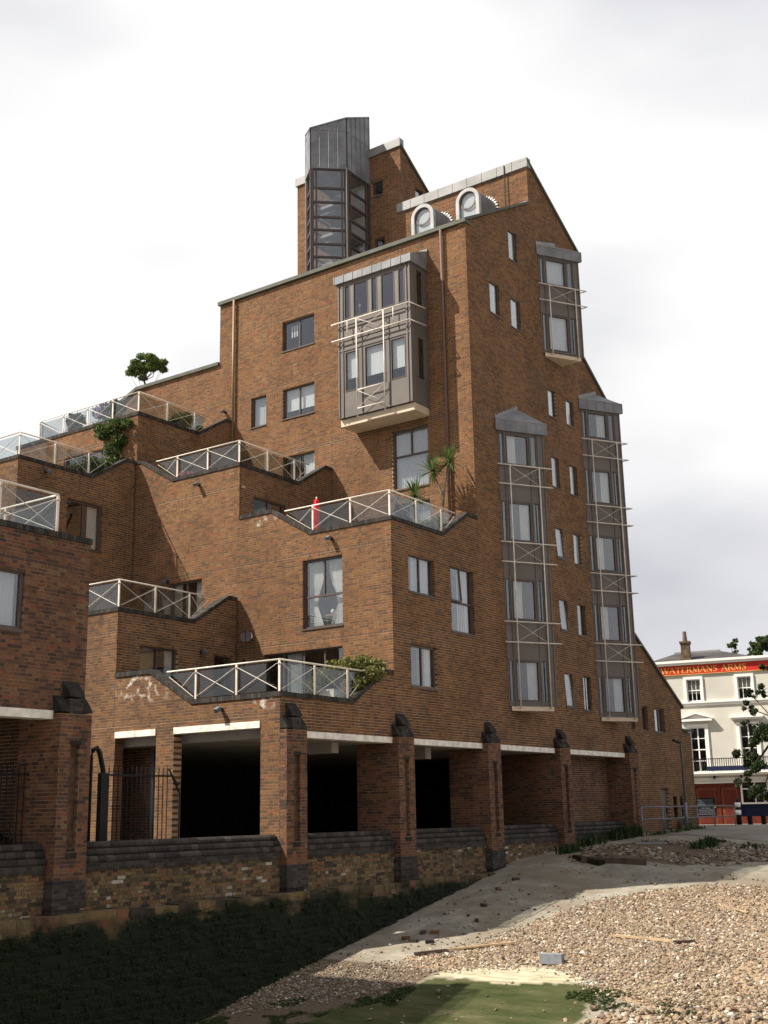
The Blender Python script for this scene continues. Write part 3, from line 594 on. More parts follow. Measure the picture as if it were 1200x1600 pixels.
# ------------------------------------------------------------------ bay on the tower's front
class Rails:                                      # each tube of a trellis is a piece of its own
    def __init__(s, par): s.par = par
    def tube(s, pts, r, n): MB().tube(pts, r, n).build('rail' if r > .01 else 'brace', 'cream', s.par, True); return s
    def ball(s, c, r): MB().ball(c, r).build('hub', 'cream', s.par, True); return s
def bay_front():
    x0, x1, y0, y1 = 8.75, 9.75, 1.66, 4.75; z0, z1 = 13.24, 18.25
    mb = MB(); t = .05
    def fx(a, b, c, d): mb.box(x0, x0+t, a, b, c, d)
    ups = [(1.90,2.16),(2.32,2.88),(3.05,3.30),(3.44,4.07),(4.22,4.47)]; lows = [(1.92,2.52),(2.73,3.61),(3.88,4.45)]
    U0, U1, L0, L1 = 16.85, 18.12, 14.16, 15.62
    fx(y0, y1, z0, L0); fx(y0, y1, L1, U0); fx(y0, y1, U1, z1)
    for holes, a0, a1 in ((ups, U0, U1), (lows, L0, L1)):
        e = [y0]+[q for h in holes for q in h]+[y1]
        for k in range(0, len(e), 2): fx(e[k], e[k+1], a0, a1)
    # sides
    for y, inner in ((y0, 1), (y1, -1)):
        ya, yb = (y, y+t) if inner > 0 else (y-t, y)
        hs = [(9.14, 9.48)] if inner > 0 else []
        def sx(a, b, c, d): mb.box(a, b, ya, yb, c, d)
        if hs:
            sx(x0+t, x1, z0, L0); sx(x0+t, x1, L1, U0); sx(x0+t, x1, U1, z1)
            for a0, a1 in ((U0, U1), (L0, L1)): sx(x0+t, 9.14, a0, a1); sx(9.48, x1, a0, a1)
        else: sx(x0+t, x1, z0, z1)
    b = mb.build('bay_window', 'panel', B)
    rb = MB()                                     # raised ribs of the cladding
    for y in (y0+.005, 1.80, y1-.06, 4.52): rb.box(x0-.03, x0-.002, y, y+.05, z0, z1)
    for z in (L1+.06, 16.05, 16.62): rb.box(x0-.022, x0-.002, y0+.06, y1-.07, z, z+.05)
    for a, c in ((2.6, z0+.1), (3.7, z0+.1)): rb.box(x0-.018, x0-.002, a, a+.05, c, L0-.06)
    for x in (9.0, 9.58): rb.box(x, x+.05, y0-.02, y0-.001, z0, z1)
    rb.build('rib', 'panel', b)
    for holes, a0, a1 in ((ups, U0, U1), (lows, L0, L1)):
        for (p, q) in holes:
            MB().box(x0+.018, x0+.026, p, q, a0, a1).build('pane', 'glass', b)
            m2 = MB(); g = .03
            for r in ((p, p+g, a0, a1), (q-g, q, a0, a1), (p+g, q-g, a0, a0+g), (p+g, q-g, a1-g, a1)): m2.box(x0-.012, x0+.012, *r)
            m2.build('casement', 'frame', b)
    for a0, a1 in ((U0, U1), (L0, L1)): MB().box(9.14, 9.48, y0+.018, y0+.026, a0, a1).build('pane', 'glass', b)
    wb = Wall('u', x0)
    for (p, q) in lows: drape(wb, p, q, L0+.42 if q < 3.7 else L0+.5, L1, .12, 'blind', False, b)
    for (p, y) in ((4.35, 17.2), (3.98, 17.35), (3.2, 17.3), (2.4, 17.35), (2.05, 17.35)):     # things standing on the sill
        MB().ball((x0+.25, p, y), .05, sz=1.6).tube([(x0+.25, p, U0), (x0+.25, p, y)], .012, 5).build('ornament', 'white', b, True)
    MB().box(9.70, 9.74, y0+.1, y1-.1, z0, z1).build('dark_backing', 'interior', b); MB().box(x0+.06, 9.7, y0+.06, y1-.06, 16.0, 16.1).build('inner_floor', 'interior', b)  # dark sheet stands in for the unlit room behind the bay
    # cream ledge, lead roof
    MB().prism([(8.86,y0+.02,12.97),(8.86,y1-.0,12.97),(9.74,y1-.0,12.97),(9.74,y0+.02,12.97)], (0,0,.26)).build('ledge', 'ledge', b)
    rf = MB().box(x0-.10, 9.70, y0-.08, y1+.10, z1, z1+.28).prism([(x0-.10,y0-.08,z1+.28),(9.74,y0-.08,19.02),(9.74,y0-.08,z1+.28)], (0,y1-y0+.18,0)).build('lead_roof', 'lead', b)
    sm = MB()
    for k in range(9): y = y0-.08+(y1-y0+.18)*k/8; sm.box(x0-.115, x0-.10, y-.014, y+.014, z1+.01, z1+.29)
    for k in range(1, 4): x = x0-.1+k*.26; sm.box(x-.012, x+.012, y0-.095, y0-.08, z1+.02, z1+.28)
    sm.build('seam', 'lead_pale', b)
    fz = MB()
    for k in range(10):
        x = 8.80+.09*k; z = z1+.30+.9*(k/10)*.68*1.0; fz.box(x, x+.085, y0-.12, y0-.085, z-.02, z+.10)
    MB().box(9.70, 9.745, y0-.1, y1+.1, 18.98, 19.08).build('flashing', 'lead_pale', b)
    # white trellis of rails standing off the face
    X = x0-.14; tr = Rails(b)
    for z in (16.72, 16.09): tr.tube([(X, 4.95, z), (X, y0-.02, z), (9.42, y0-.16, z)], .024, 6)
    for y in (3.86, 2.71): tr.tube([(X, y, 13.1), (X, y, 16.72)], .024, 6)
    for y in (4.25, 2.30): tr.tube([(X, y, 16.09), (X, y, 16.72)], .018, 6)
    for z in (14.07, 13.40): tr.tube([(X, 3.86, z), (X, 2.71, z)], .022, 6)
    for a, c in ((16.12, 16.69), (13.43, 14.04)):
        tr.tube([(X, 3.83, a), (X, 2.74, c)], .008, 5).tube([(X, 3.83, c), (X, 2.74, a)], .008, 5).ball((X, 3.285, (a+c)/2), .025)
    for y in (3.86, 2.71):
        for z in (13.12, 16.4): tr.tube([(X, y, z), (x0+.02, y, z)], .016, 5)
bay_front()

# ------------------------------------------------------------------ three-cornered bays on the gable
def bay_gable(Lu, zl, zr, rails, wins, du=1.55, dv=.93, apex=.95):
    Lp = Vector((Lu, 0, 0)); Pp = Vector((Lu+du, -dv, 0)); Rp = Vector((Lu+du, 0, 0)); e = (Pp-Lp); Ln = e.length; n = Vector((-dv, -du, 0)).normalized()
    def pt(t, z, d=0): q = Lp+e*t+n*d; return Vector((q.x, q.y, z))
    def board(mb, t0, t1, z0, z1, d0=-.05, d1=0): mb.hexa([pt(t0,z0,d0),pt(t1,z0,d0),pt(t1,z1,d0),pt(t0,z1,d0)], [pt(t0,z0,d1),pt(t1,z0,d1),pt(t1,z1,d1),pt(t0,z1,d1)])
    z0, z1 = zl+.14, zr; cols = [(.03,.115),(.175,.655),(.72,.825)]; mb = MB(); T0 = .012
    zc = z0
    for (a, b) in wins+[(z1, z1)]:
        board(mb, T0, 1, zc, a); zc = b
    for (a, b) in wins:
        ed = [T0]+[q for c in cols for q in c]+[1.0]
        for k in range(0, len(ed), 2): board(mb, ed[k], ed[k+1], a, b)
    mb.prism([(Pp.x-.03,Pp.y+.01,z0),(Pp.x+.02,Pp.y+.01,z0),(Rp.x+.02,Rp.y-.005,z0),(Rp.x-.03,Rp.y-.005,z0)], (0,0,z1-z0))
    bo = mb.build('bay_window', 'panel', B)
    rb = MB()
    for (a, b) in wins:
        for c in (a-.06, b+.03): board(rb, T0, 1.0, c, c+.035, .002, .022)
    for c in (.145, .69, .86, .985): board(rb, c-.012, c+.012, z0, z1, .002, .03)
    rb.build('rib', 'panel', bo)
    for (a, b) in wins:
        for i, (c, d) in enumerate(cols):
            g = MB(); board(g, c, d, a, b, -.034, -.028); g.build('pane', 'glass', bo)
        cm = MB(); c, d = cols[1]; k = .022
        for r in ((c,c+k,a,b),(d-k,d,a,b),(c+k,d-k,a,a+.045),(c+k,d-k,b-.045,b)): board(cm, *r, -.02, .012)
        cm.build('casement', 'frame', bo)
        q = MB(); w0 = random.choice((0, 2, 0, 1, 2)); vs = []; nn = 16; t0, t1 = {0: (.44,.64), 1: (.18,.64), 2: (.2,.42)}[w0]; hh = a if w0 else a
        for zz in (hh, b):
            for i in range(nn+1): vs.append(pt(t0+(t1-t0)*i/nn, zz, -.12+.02*math.sin(i*1.9)))
        q.add(vs, [(i, i+1, nn+2+i, nn+1+i) for i in range(nn)]); q.build('curtain', 'net' if w0 == 1 else 'curtain', bo, True)
    fl = MB()
    for (a, b) in wins[1:]:
        fl.prism([pt(.06, a-.45, -.06), pt(.97, a-.45, -.06), (Rp.x-.05, -.03, a-.45)], (0, 0, .1))
    fl.prism([pt(.03, z0, -.9*0-.06), (Rp.x-.05, -.012, z0), (Lu+.1, -.012, z0)], (0, 0, .05)); fl.box(Lu+.05, Rp.x-.04, -.03, -.006, z0, z1); fl.build('dark_backing', 'interior', bo)  # dark backing in place of the shaded room inside
    MB().prism([pt(.06, zl, .0), pt(.93, zl, .0), (Rp.x-.06, -.006, zl), (Lu+.14, -.006, zl)], (0, 0, .137)).build('ledge', 'ledge', bo)
    # lead roof
    L2 = pt(-.05, zr, .10); P2 = pt(1.05, zr, .10); R2 = Vector((Rp.x+.10, -.006, zr)); l2 = Vector((Lu-.12, -.006, zr)); H = .40
    rf = MB(); rf.prism([l2, L2, P2, R2], (0,0,H)); ap = Vector((Rp.x-.05, -.006, zr+H+apex)); up = Vector((0,0,H))
    rf.add([l2+up, L2+up, P2+up, R2+up, ap], [(0,1,4), (1,2,4), (2,3,4), (0,4,3)]); rf.build('lead_roof', 'lead', bo)
    sm = MB()
    for k in range(6):
        q = L2+(P2-L2)*(k/5); sm.bar(q+n*.008+Vector((0,0,.01)), q+n*.008+up, .025, .02)
    for k in range(9):                             # stepped flashing up the wall
        q = l2+up+(ap-l2-up)*(k/9); sm.box(q.x, q.x+.16, -.03, -.004, q.z+.02, q.z+.16)
    sm.bar(L2+up, P2+up, .03, .03); sm.build('seam', 'lead_pale', bo)
    tr = Rails(bo); D = .14; top = rails[0][0]
    for t in (.2, .83): tr.tube([pt(t, zl+.06, D), pt(t, top, D)], .024, 6)
    for hi, lo in rails:
        for z in (hi, lo):
            tip = pt(1.11, z, D); tr.tube([pt(-.06, z, D), tip, (tip.x+.02, -.02, z)], .022, 6)
        tr.tube([pt(.21, lo+.03, D), pt(.82, hi-.03, D)], .007, 5).tube([pt(.21, hi-.03, D), pt(.82, lo+.03, D)], .007, 5).ball(pt(.515, (hi+lo)/2, D), .024)
        for t in (.2, .83): tr.tube([pt(t, (hi+lo)/2, D), pt(t, (hi+lo)/2, -.01)], .015, 5)
    for t in (.2, .83): tr.tube([pt(t, zl+.08, D), pt(t, zl+.08, -.02)], .015, 5)
bay_gable(11.32, 3.12, 12.52, [(11.31,10.64),(8.64,7.97),(5.98,5.31)], [(3.42,4.72),(6.07,7.40),(8.72,10.05),(11.36,12.44)], apex=.75)
bay_gable(17.95, 3.12, 15.08, [(13.85,13.18),(11.23,10.55),(8.58,7.92),(5.94,5.29)], [(3.42,4.72),(6.07,7.40),(8.72,10.05),(11.36,12.66),(13.98,15.0)], apex=.62)
bay_gable(15.05, 16.40, 20.46, [(19.25,18.60)], [(16.66,18.08),(19.33,20.38)], apex=.55)

# ------------------------------------------------------------------ arched dormers
def dormer(y0, y1):
    x = 13.3; yc = (y0+y1)/2; ro = (y1-y0)/2; ri = ro-.14; zs = 22.66; zb = 21.75; n = 18
    def arch(r, xx, zbot): return [(xx, yc+r, zbot)]+[(xx, yc+r*math.cos(math.pi*i/n), zs+r*math.sin(math.pi*i/n)) for i in range(n+1)]+[(xx, yc-r, zbot)]
    o, i_ = arch(ro, x, zb), arch(ri, x, zb); mb = MB()
    for k in range(len(o)-1): mb.hexa([Vector(o[k]), Vector(o[k+1]), Vector(i_[k+1]), Vector(i_[k])], [Vector(p)+Vector((.16,0,0)) for p in (o[k], o[k+1], i_[k+1], i_[k])])
    d = mb.build('dormer', 'lead_white', B)
    vb = MB(); a = arch(ro-.015, x+.16, zb); b = arch(ro+.05, 14.52, zb)
    for k in range(len(a)-1): vb.add([a[k], a[k+1], b[k+1], b[k]], [(0,1,2,3)])
    vb.build('vault', 'lead', d)
    g = arch(ri, x+.10, zb); MB().prism(g, (.01,0,0)).build('pane', 'glass', d)
    rg = MB(); cz = zs+.02; rr = ri-.01; m_ = 24
    pts = lambda r, xx: [(xx, yc+r*math.cos(2*math.pi*k/m_), cz+r*math.sin(2*math.pi*k/m_)) for k in range(m_)]
    A, Bq, C_, D_ = pts(rr, x+.06), pts(rr-.055, x+.06), pts(rr, x+.09), pts(rr-.055, x+.09)
    for k in range(m_):
        j = (k+1) % m_; rg.add([A[k],A[j],Bq[j],Bq[k],C_[k],C_[j],D_[j],D_[k]], [(0,1,2,3),(4,7,6,5),(0,4,5,1),(2,6,7,3)])
    rg.build('ring_frame', 'frame', d)
    MB().prism(arch(ri-.01, x+.125, zb), (.01,0,0)).build('blind', 'blind', d)
    fz = MB()
    for k in range(15):
        an = math.pi*(1-k/15.0); r0, r1 = ro+.03, ro+.17
        q = [(14.50, yc+r0*math.cos(an), zs+r0*math.sin(an)), (14.50, yc+r1*math.cos(an), zs+r1*math.sin(an)), (14.50, yc+(r1-.05)*math.cos(an-.10), zs+(r1-.05)*math.sin(an-.10)), (14.50, yc+r0*math.cos(an-.13), zs+r0*math.sin(an-.13))]
        fz.prism(q, (.035,0,0))
    fz.build('flashing', 'white', d)
dormer(3.51, 4.55); dormer(1.45, 2.48)

# ------------------------------------------------------------------ glazed stair tower with lead hood
def stair_tower():
    C_ = Vector((14.54, 7.46, 0)); Bq = Vector((12.97, 7.46, 0)); A = Vector((12.02, 8.52, 0)); A2 = Vector((12.66, 9.26, 0)); D_ = Vector((14.54, 9.26, 0)); zb, ze, zt = 19.6, 25.8, 27.49
    up = lambda p, z: Vector((p.x, p.y, z))
    cyx = Vector((13.4, 8.4, 0)); out = lambda p: p+(p-cyx).normalized()*.07 if p.x < 14.5 else p+Vector((0, -.06 if p.y < 8 else .06, 0))
    mb = MB(); ring = [C_, Bq, A, A2, D_]
    fr = MB()
    zs = [zb]+[21.15, 21.78, 22.35, 22.98, 23.55, 24.22, 24.85, 25.72]; panes = []
    for p, q in zip(ring[:-1], ring[1:]):
        d = (q-p); n_ = Vector((d.y, -d.x, 0)).normalized()
        if (p-cyx).dot(n_) < 0: n_ = -n_
        for e_ in (p, q): fr.bar(up(e_, zb), up(e_, ze), .14, .14, tuple(n_))
        fr.bar(up(p+d*.13, zb), up(p+d*.13, ze), .07, .10, tuple(n_)); fr.bar(up(p+d*.87, zb), up(p+d*.87, ze), .07, .10, tuple(n_))
        for z in zs[1:]: fr.bar(up(p+d*.05, z), up(q-d*.05, z), .09, .08)
        panes.append([up(p+d*.06, zb), up(q-d*.06, zb), up(q-d*.06, ze), up(p+d*.06, ze)])
    s = fr.build('stair_tower', 'frame', B)
    for pn in panes:
        c = sum(pn, Vector())/4; n_ = (pn[1]-pn[0]).cross(pn[3]-pn[0]).normalized()*.008; MB().prism(pn, n_).build('pane', 'glass', s)
    # stair flights glimpsed inside
    st = MB()
    for i, z in enumerate((20.4, 21.7, 23.0, 24.3)):
        st.box(12.9, 14.4, 7.7, 9.2, z, z+.12); st.bar((12.9, 7.9, z+.1), (14.2, 9.0, z+1.2), .5, .1); st.bar((12.7, 7.9, z+.9), (12.7, 9.0, z+.9), .04, .04)
    st.build('stair', 'lead_pale', s); MB().box(14.40, 14.52, 7.5, 9.4, zb, ze).build('inner_backing', 'blind', s)
    O = [out(p) for p in ring]; hb = MB(); TZ = (28.93, 28.10, 27.56, 27.85, 28.9)      # one raking top, highest at the wall
    for k in range(4):
        p, q = O[k], O[k+1]; hb.add([up(p, ze-.05), up(q, ze-.05), up(q, TZ[k+1]), up(p, TZ[k])], [(0,1,2,3)])
    hb.add([up(p, ze-.05) for p in O], [(0,1,2,3,4)]); hb.add([up(p, z) for p, z in zip(O, TZ)], [(4,3,2),(4,2,1),(4,1,0)]); hb.add([up(O[0], ze), up(O[4], ze), up(O[4], TZ[4]), up(O[0], TZ[0])], [(0,1,2,3)])
    h = hb.build('lead_hood', 'lead', s)
    for k, n in ((0, 5), (1, 4), (2, 2)):
        p, q = O[k], O[k+1]
        for i in range(n+1):
            t = i/n; e_ = p+(q-p)*t; nn = (e_-cyx).normalized()*.010; MB().bar(up(e_+nn, ze-.05), up(e_+nn, TZ[k]+(TZ[k+1]-TZ[k])*t), .028, .024).build('seam', 'lead', h)
        MB().bar(up(p, zt), up(q, zt), .03, .03).build('drip_edge', 'lead', h); MB().bar(up(p, ze-.05), up(q, ze-.05), .05, .05).build('drip_edge', 'lead', h); MB().bar(up(p, TZ[k]), up(q, TZ[k+1]), .06, .05).build('drip_edge', 'lead', h)
stair_tower()

# ------------------------------------------------------------------ arcade: piers, lintels, undercroft
def pier(root, store, u0, wd=.78, v=-.22, back=1.0, left=None):
    zt, zb = 2.06, -1.14
    slot = (u0+wd*.36, u0+wd*.64, -.62, 1.43)
    brickwork('v', v, [(u0, zb), (u0+wd, zb), (u0+wd, zt), (u0, zt)], [slot], root, store, thick=.20, z_off=0.0, mortar='mortar_shade')
    brickwork('u', u0, [(v+.003, zb), (back if left is None else left, zb), (back if left is None else left, 2.0 if left is None else zt), (-.004, 2.0 if left is None else zt), (-.004, zt), (v+.003, zt)], [], root, store, thick=.14, mortar='mortar_shade')
    MB().box(u0+.12, u0+wd-.015, -.015, (back if left is None else .6)-.02, -1.3, 1.98).build('pier_core', 'mortar', root)
    brickwork('v', v+.012, [(u0+wd*.28, zt), (u0+wd*.72, zt), (u0+wd*.72, 2.36), (u0+wd*.28, 2.36)], [], root, FOOT, mortar='mortar_dark', thick=.20)
    MB().box(u0+.05, u0+wd-.05, v+.085, v+.22, -.7, 1.5).build('pier_slot_back', 'slotback', root); MB().prism([(u0+wd*.34,v-.02,-.72),(u0+wd*.34,v+.08,-.72),(u0+wd*.34,v+.08,-.56),(u0+wd*.34,v-.02,-.63)], (wd*.32,0,0)).build('slot_sill', 'cap', root); MB().box(u0+wd*.34, u0+wd*.66, v-.02, v+.05, 1.43, 1.50).build('slot_head', 'cap', root)
    cp = MB()                                      # dark sloping weatherings
    for a, b, z0 in ((u0, u0+wd*.30, zt), (u0+wd*.70, u0+wd, zt), (u0+wd*.26, u0+wd*.74, 2.36)):
        cp.prism([(a, v-.015, z0), (a, .0-.004, z0), (a, -.004, z0+.33), (a, v+.06, z0+.14), (a, v-.006, z0+.02)], (b-a, 0, 0))
    cp.build('pier_cap', 'cap', root)
    # engineering-brick foot
    brickwork('v', v-.012, [(u0-.012, -1.62), (u0+wd+.012, -1.62), (u0+wd+.012, -1.14), (u0-.012, -1.14)], [], root, FOOT, mortar='mortar_dark', thick=.3)
    brickwork('u', u0-.012, [(v-.009, -1.62), (0.0, -1.62), (0.0, -1.14), (v-.009, -1.14)], [], root, FOOT, mortar='mortar_dark', thick=wd)
    MB().prism([(u0+.03, v+.03, -1.74), (u0+wd-.10, v+.03, -1.74), (u0+wd-.10, .1, -1.74), (u0+.03, .1, -1.74)], (0,0,.12)).build('pier_foot', 'eng', root)
FOOT = Bricks()
PU = (0.0, 4.72, 9.52, 14.27, 19.90)
PK = Bricks()
pier(B, PK, PU[0], left=-.004)
for u in PU[1:]: pier(B, PK, u, back=1.2 if u < 14 else 4.2 if u < 15 else 1.2)
for a, b in zip(PU[:-1], PU[1:]):
    mb = MB(); x0, x1 = a+.782, b-.004; n = 4
    for i in range(n): MB().box(x0+(x1-x0)*i/n+.003, x0+(x1-x0)*(i+1)/n-.003, -.03, .34, 1.865, 2.026).build('lintel', 'lintel', B)
for a, b in ((.625, 3.576), (4.234, 5.786)):
    mb = MB(); n = 3 if b-a > 2 else 2
    for i in range(n): MB().box(-.03, .34, a+(b-a)*i/n+.003, a+(b-a)*(i+1)/n-.003, 2.10, 2.268).build('lintel', 'lintel', B)
MB().box(.35, 20.4, .35, 14.2, 1.875, 2.29).build('soffit', 'soffit', B)
MB().box(3.2, 3.5, .9, 1.9, 1.60, 1.874).build('ceiling_beam', 'soffit', B); MB().box(7.6, 7.9, .8, 2.6, 1.55, 1.874).build('ceiling_beam', 'soffit', B)
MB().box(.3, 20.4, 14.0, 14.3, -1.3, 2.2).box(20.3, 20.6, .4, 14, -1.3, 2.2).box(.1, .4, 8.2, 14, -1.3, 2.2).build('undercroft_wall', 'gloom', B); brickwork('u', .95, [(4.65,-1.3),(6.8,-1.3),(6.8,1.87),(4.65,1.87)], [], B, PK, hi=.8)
brickwork('v', .75, [(15.06,-1.3),(19.9,-1.3),(19.9,2.15),(15.06,2.15)], [], B, PK, hi=.9)
MB().tube([(.85, 5.2, -1.3), (.85, 5.2, 1.87)], .05, 8).build('drain_pipe', 'galv', B, True)
MB().box(-.04, .30, 3.56, 4.25, -1.3, -.70).box(-.04, .3, -.05+.05, .64, -1.3, -.70).box(-.04, -.0, 5.77, 8.0, -1.3, -.70).build('plinth', 'eng', B)
# downpipes
def pipe(x, y, z0, z1, mt):
    MB().tube([(x, y, z0), (x, y, z1)], .05, 8).build('downpipe', mt, B, True)
pipe(9.66, 10.55, 13.5, 19.62, 'pipe_tan'); pipe(9.66, .95, 8.0, 19.62, 'pipe_brown')
MB().tube([(14.44, .93, 22.5), (14.44, .93, 24.3)], .02, 6).build('cable', 'black', B)
for x, y, z in ((4.8, 5.5, 4.3),): MB().tube([(x, y, z), (x, y, z+.35)], .04, 6).build('overflow_pipe', 'black', B)

for w_l, s_, z0_, z1_ in ((G, 9.765, 8.0, 9.15), (G, 4.91, 2.1, 3.8), (F1, 5.845, 8.1, 9.1), (F0, 5.86, 2.4, 3.75), (F1, 10.66, 8.0, 11.8), (G, 20.45, 2.1, 7.0)):
    p_ = w_l.p(s_, z0_, -.0015); q_ = w_l.p(s_+.014, z1_, .05); MB().box(min(p_[0],q_[0]), max(p_[0],q_[0]), min(p_[1],q_[1]), max(p_[1],q_[1]), z0_, z1_).build('movement_joint', 'mortar_dark', B)
def want_main(r):
    if r[0] == 'u' and r[1] == 0.0: return r[4] > -.4 and r[3] < 5.9
    return r[0] == 'v' and r[1] < .01 and r[4] > -.4 and r[2] < 5 and r[1] > -.3
BK.make(B, 'brick', 'brick', 'brick1', 240, want_main); PK.make(B, 'pier_brick', 'redbrick_shade', 'redbrick_shade1', 160, lambda r: r[0] == 'v' and r[1] < -.1 and r[4] > -1.1); FOOT.make(B, 'foot_brick', 'eng', 'eng1', 60, lambda r: r[0] == 'v')

# ------------------------------------------------------------------ nearest block, cut by the left edge of the picture
LB = thing('brick_block', 'nearest brown brick block at the left edge with one curtained window and glass balcony', 'building', (-9.0, 1.0, -1.3))
LK = Bricks()
brickwork('v', 0.0, [(-14,2.09),(-6.1,2.09),(-6.1,5.57),(-14,5.57)], [(-9.55,-7.73,3.58,4.76)], LB, LK, string=(4.98,), lo=.0, hi=1.0, mortar='mortar_shade')
coping(LB, G, [(-14, 5.68), (-6.08, 5.68)])
window(LB, G, -9.55, -7.73, 3.58, 4.76, cols=(.5,), curtain=[(.72,.96,.02,.98,'net',True),(.1,.4,.02,.98,'net',True)], thick=.07, rec=.06)
pier(LB, LK, -6.90, wd=.80, v=-.24, back=1.0)
for k in range(5): MB().box(-14+k*1.42+.003, -14+(k+1)*1.42-.003, -.03, .34, 1.92, 2.088).build('lintel', 'lintel', LB)
MB().box(-14, -6.3, .31, 6, 5.15, 5.4).build('terrace_floor', 'paving', LB); MB().box(-14, -6.15, .35, 6, 2.1, 2.3).build('soffit', 'soffit', LB)
MB().box(-6.35, -6.12, .31, 6, 2.3, 5.5).box(-14, -6.2, 5.8, 6.1, -1.3, 5.5).box(-14, -6.4, 1.6, 1.7, 2.3, 5.1).build('inner_backing', 'interior', LB)
brickwork('v', 5.0, [(-14,-1.3),(-6.2,-1.3),(-6.2,2.1),(-14,2.1)], [], LB, LK, hi=.6); brickwork('u', -6.3, [(1.0,-1.3),(5,-1.3),(5,2.1),(1.0,2.1)], [], LB, LK, hi=.6)
balustrade(LB, [(-12.6, .12), (-6.92, .12), (-6.92, 5.2)], 5.68, h=.81, step=1.5)
LK.make(LB, 'brick', 'redbrick_shade', 'redbrick_shade1', 300, lambda r: r[0] == 'v' and r[1] < .5 and r[2] > -9.2 and r[4] > -1.3)
FT2 = FOOT

# ------------------------------------------------------------------ river wall with its stepped coping
RW = thing('river_wall', 'low old yellow brick river wall with dark stepped coping running between the arcade piers', 'wall', (5, 0, -1.75))
RK = Bricks()
gaps = [(-14.0, -6.91), (-6.09, -.012), (.79, 4.70), (5.51, 9.50), (10.31, 14.25), (15.06, 19.88)]
for a, b in gaps:
    brickwork('v', -.02, [(a,-1.79),(b,-1.79),(b,-.99),(a,-.99)], [], RW, RK, mortar='mortar_old', thick=.36, z_off=.01, rough=.014)
    brickwork('v', -.05, [(a,-.99),(b,-.99),(b,-.84),(a,-.84)], [], RW, FOOT, mortar='mortar_dark', thick=.36, z_off=-.99+.075*14)
    cp = MB()
    for j, (d, z0, z1) in enumerate(((-.08, -.838, -.705), (.0, -.702, -.570), (.08, -.567, -.436))):
        n = max(2, int((b-a)/.225))
        for i in range(n):
            x0 = a+(b-a)*i/n+.004; x1 = a+(b-a)*(i+1)/n-.004; jj = random.uniform(-.004, .004)
            q = [(x0, d+.03+jj, z0), (x0, d+jj, z0+.035), (x0, d+jj, z1-.05), (x0, d+.05+jj, z1), (x0, .36, z1), (x0, .36, z0)]
            cp.prism(q, (x1-x0, 0, 0)) if a > 0 else MB().prism(q, (x1-x0, 0, 0)).build('coping_brick', 'eng1', RW)
    if a > 0: cp.build('coping', 'eng', RW)
RK.make(RW, 'brick', 'stock', 'stock1', 300, lambda r: r[2] > -8.5)
FOOT2 = Bricks(); FOOT2.rows = [r for r in FOOT.rows if r[1] == -.05]; FOOT2.make(RW, 'dark_brick', 'eng', 'eng1', 0, lambda r: False)
FOOT3 = Bricks(); FOOT3.rows = [r for r in FOOT.rows if r[2] < -5 and r[1] != -.05]; FOOT3.make(LB, 'foot_brick', 'eng', 'eng1', 30, lambda r: r[0] == 'v')

# ------------------------------------------------------------------ ground: foreshore falling from the street to the river
US = [-60, -14, -4.4, 11.6, 20, 28, 38, 60, 400]; ZS = [-7.5, -5.2, -3.92, -1.44, -.95, -.74, -.86, -.86, -.86]
def smooth(a, b, x): t = np.clip((x-a)/(b-a), 0, 1); return t*t*(3-2*t)
def vnoise(x, y, s, seed=0):
    x = np.asarray(x)/s+seed*17.3; y = np.asarray(y)/s+seed*9.1; xi = np.floor(x); yi = np.floor(y); fx = x-xi; fy = y-yi; fx = fx*fx*(3-2*fx); fy = fy*fy*(3-2*fy)
    h = lambda a, b: np.modf(np.abs(np.sin(a*127.1+b*311.7+seed*3.1)*43758.5453))[0]
    return (h(xi,yi)*(1-fx)+h(xi+1,yi)*fx)*(1-fy)+(h(xi,yi+1)*(1-fx)+h(xi+1,yi+1)*fx)*fy
def fbm(x, y, s, seed=0): return sum(vnoise(x, y, s/2**k, seed+k)/2**k for k in range(4))/1.875
def inpoly(x, y, P):
    x = np.asarray(x, float); y = np.asarray(y, float); r = np.zeros(x.shape, bool)
    for (a, b), (c, d) in zip(P, P[1:]+P[:1]):
        if b == d: continue
        r ^= ((b > y) != (d > y)) & (x < (c-a)*(y-b)/(d-b)+a)
    return r
# outlines on the ground (x, y)
P_GRAVEL = [(12.6,-18),(12.2,-9.5),(11.3,-7.8),(10.0,-6.5),(8.62,-5.24),(7.34,-4.6),(5.6,-4.5),(4.16,-4.36),(2.48,-4.1),(1.5,-3.75),(.75,-3.2),(.2,-3.4),(-.1,-4.4),(.35,-6.8),(-.1,-7.7),(-.85,-8.5),(-1.3,-9.7),(-1.5,-11.5),(-2,-18)]
P_DARK = [(-.3,-1.0),(.0,-2.4),(.35,-3.1),(-.3,-4.0),(-1.6,-4.3),(-2.2,-3.5),(-2.9,-2.6),(-3.6,-1.6),(-3.0,-1.2)]  # patch with a darker ground and pebble colour
P_ALGAE = [(-3.4,-3.4),(-2.4,-4.1),(-1.5,-4.4),(-.75,-4.65),(-.65,-7.7),(-1.0,-8.6),(-2.2,-8.7),(-4.5,-8.9),(-6,-6)]
P_LOW = [(-1.4,-9.4),(-1.9,-9.0),(-2.6,-9.0),(-5,-9.3),(-5,-18),(-1.6,-18),(-1.5,-11.8)]
P_RUBBLE = [(14.4,-.65),(16.9,-1.7),(18.2,-3.5),(19.2,-5.3),(19.7,-6.5),(20,-9),(16.6,-9),(16.0,-7.3),(15.3,-6.5),(14.0,-5.6),(12.6,-4.9),(12.6,-3.8),(11.6,-2.1)]
P_STRIP = [(-.5,-4.4),(.15,-4.6),(.3,-6.2),(.0,-7.6),(-.55,-7.9),(-.75,-6.5)]
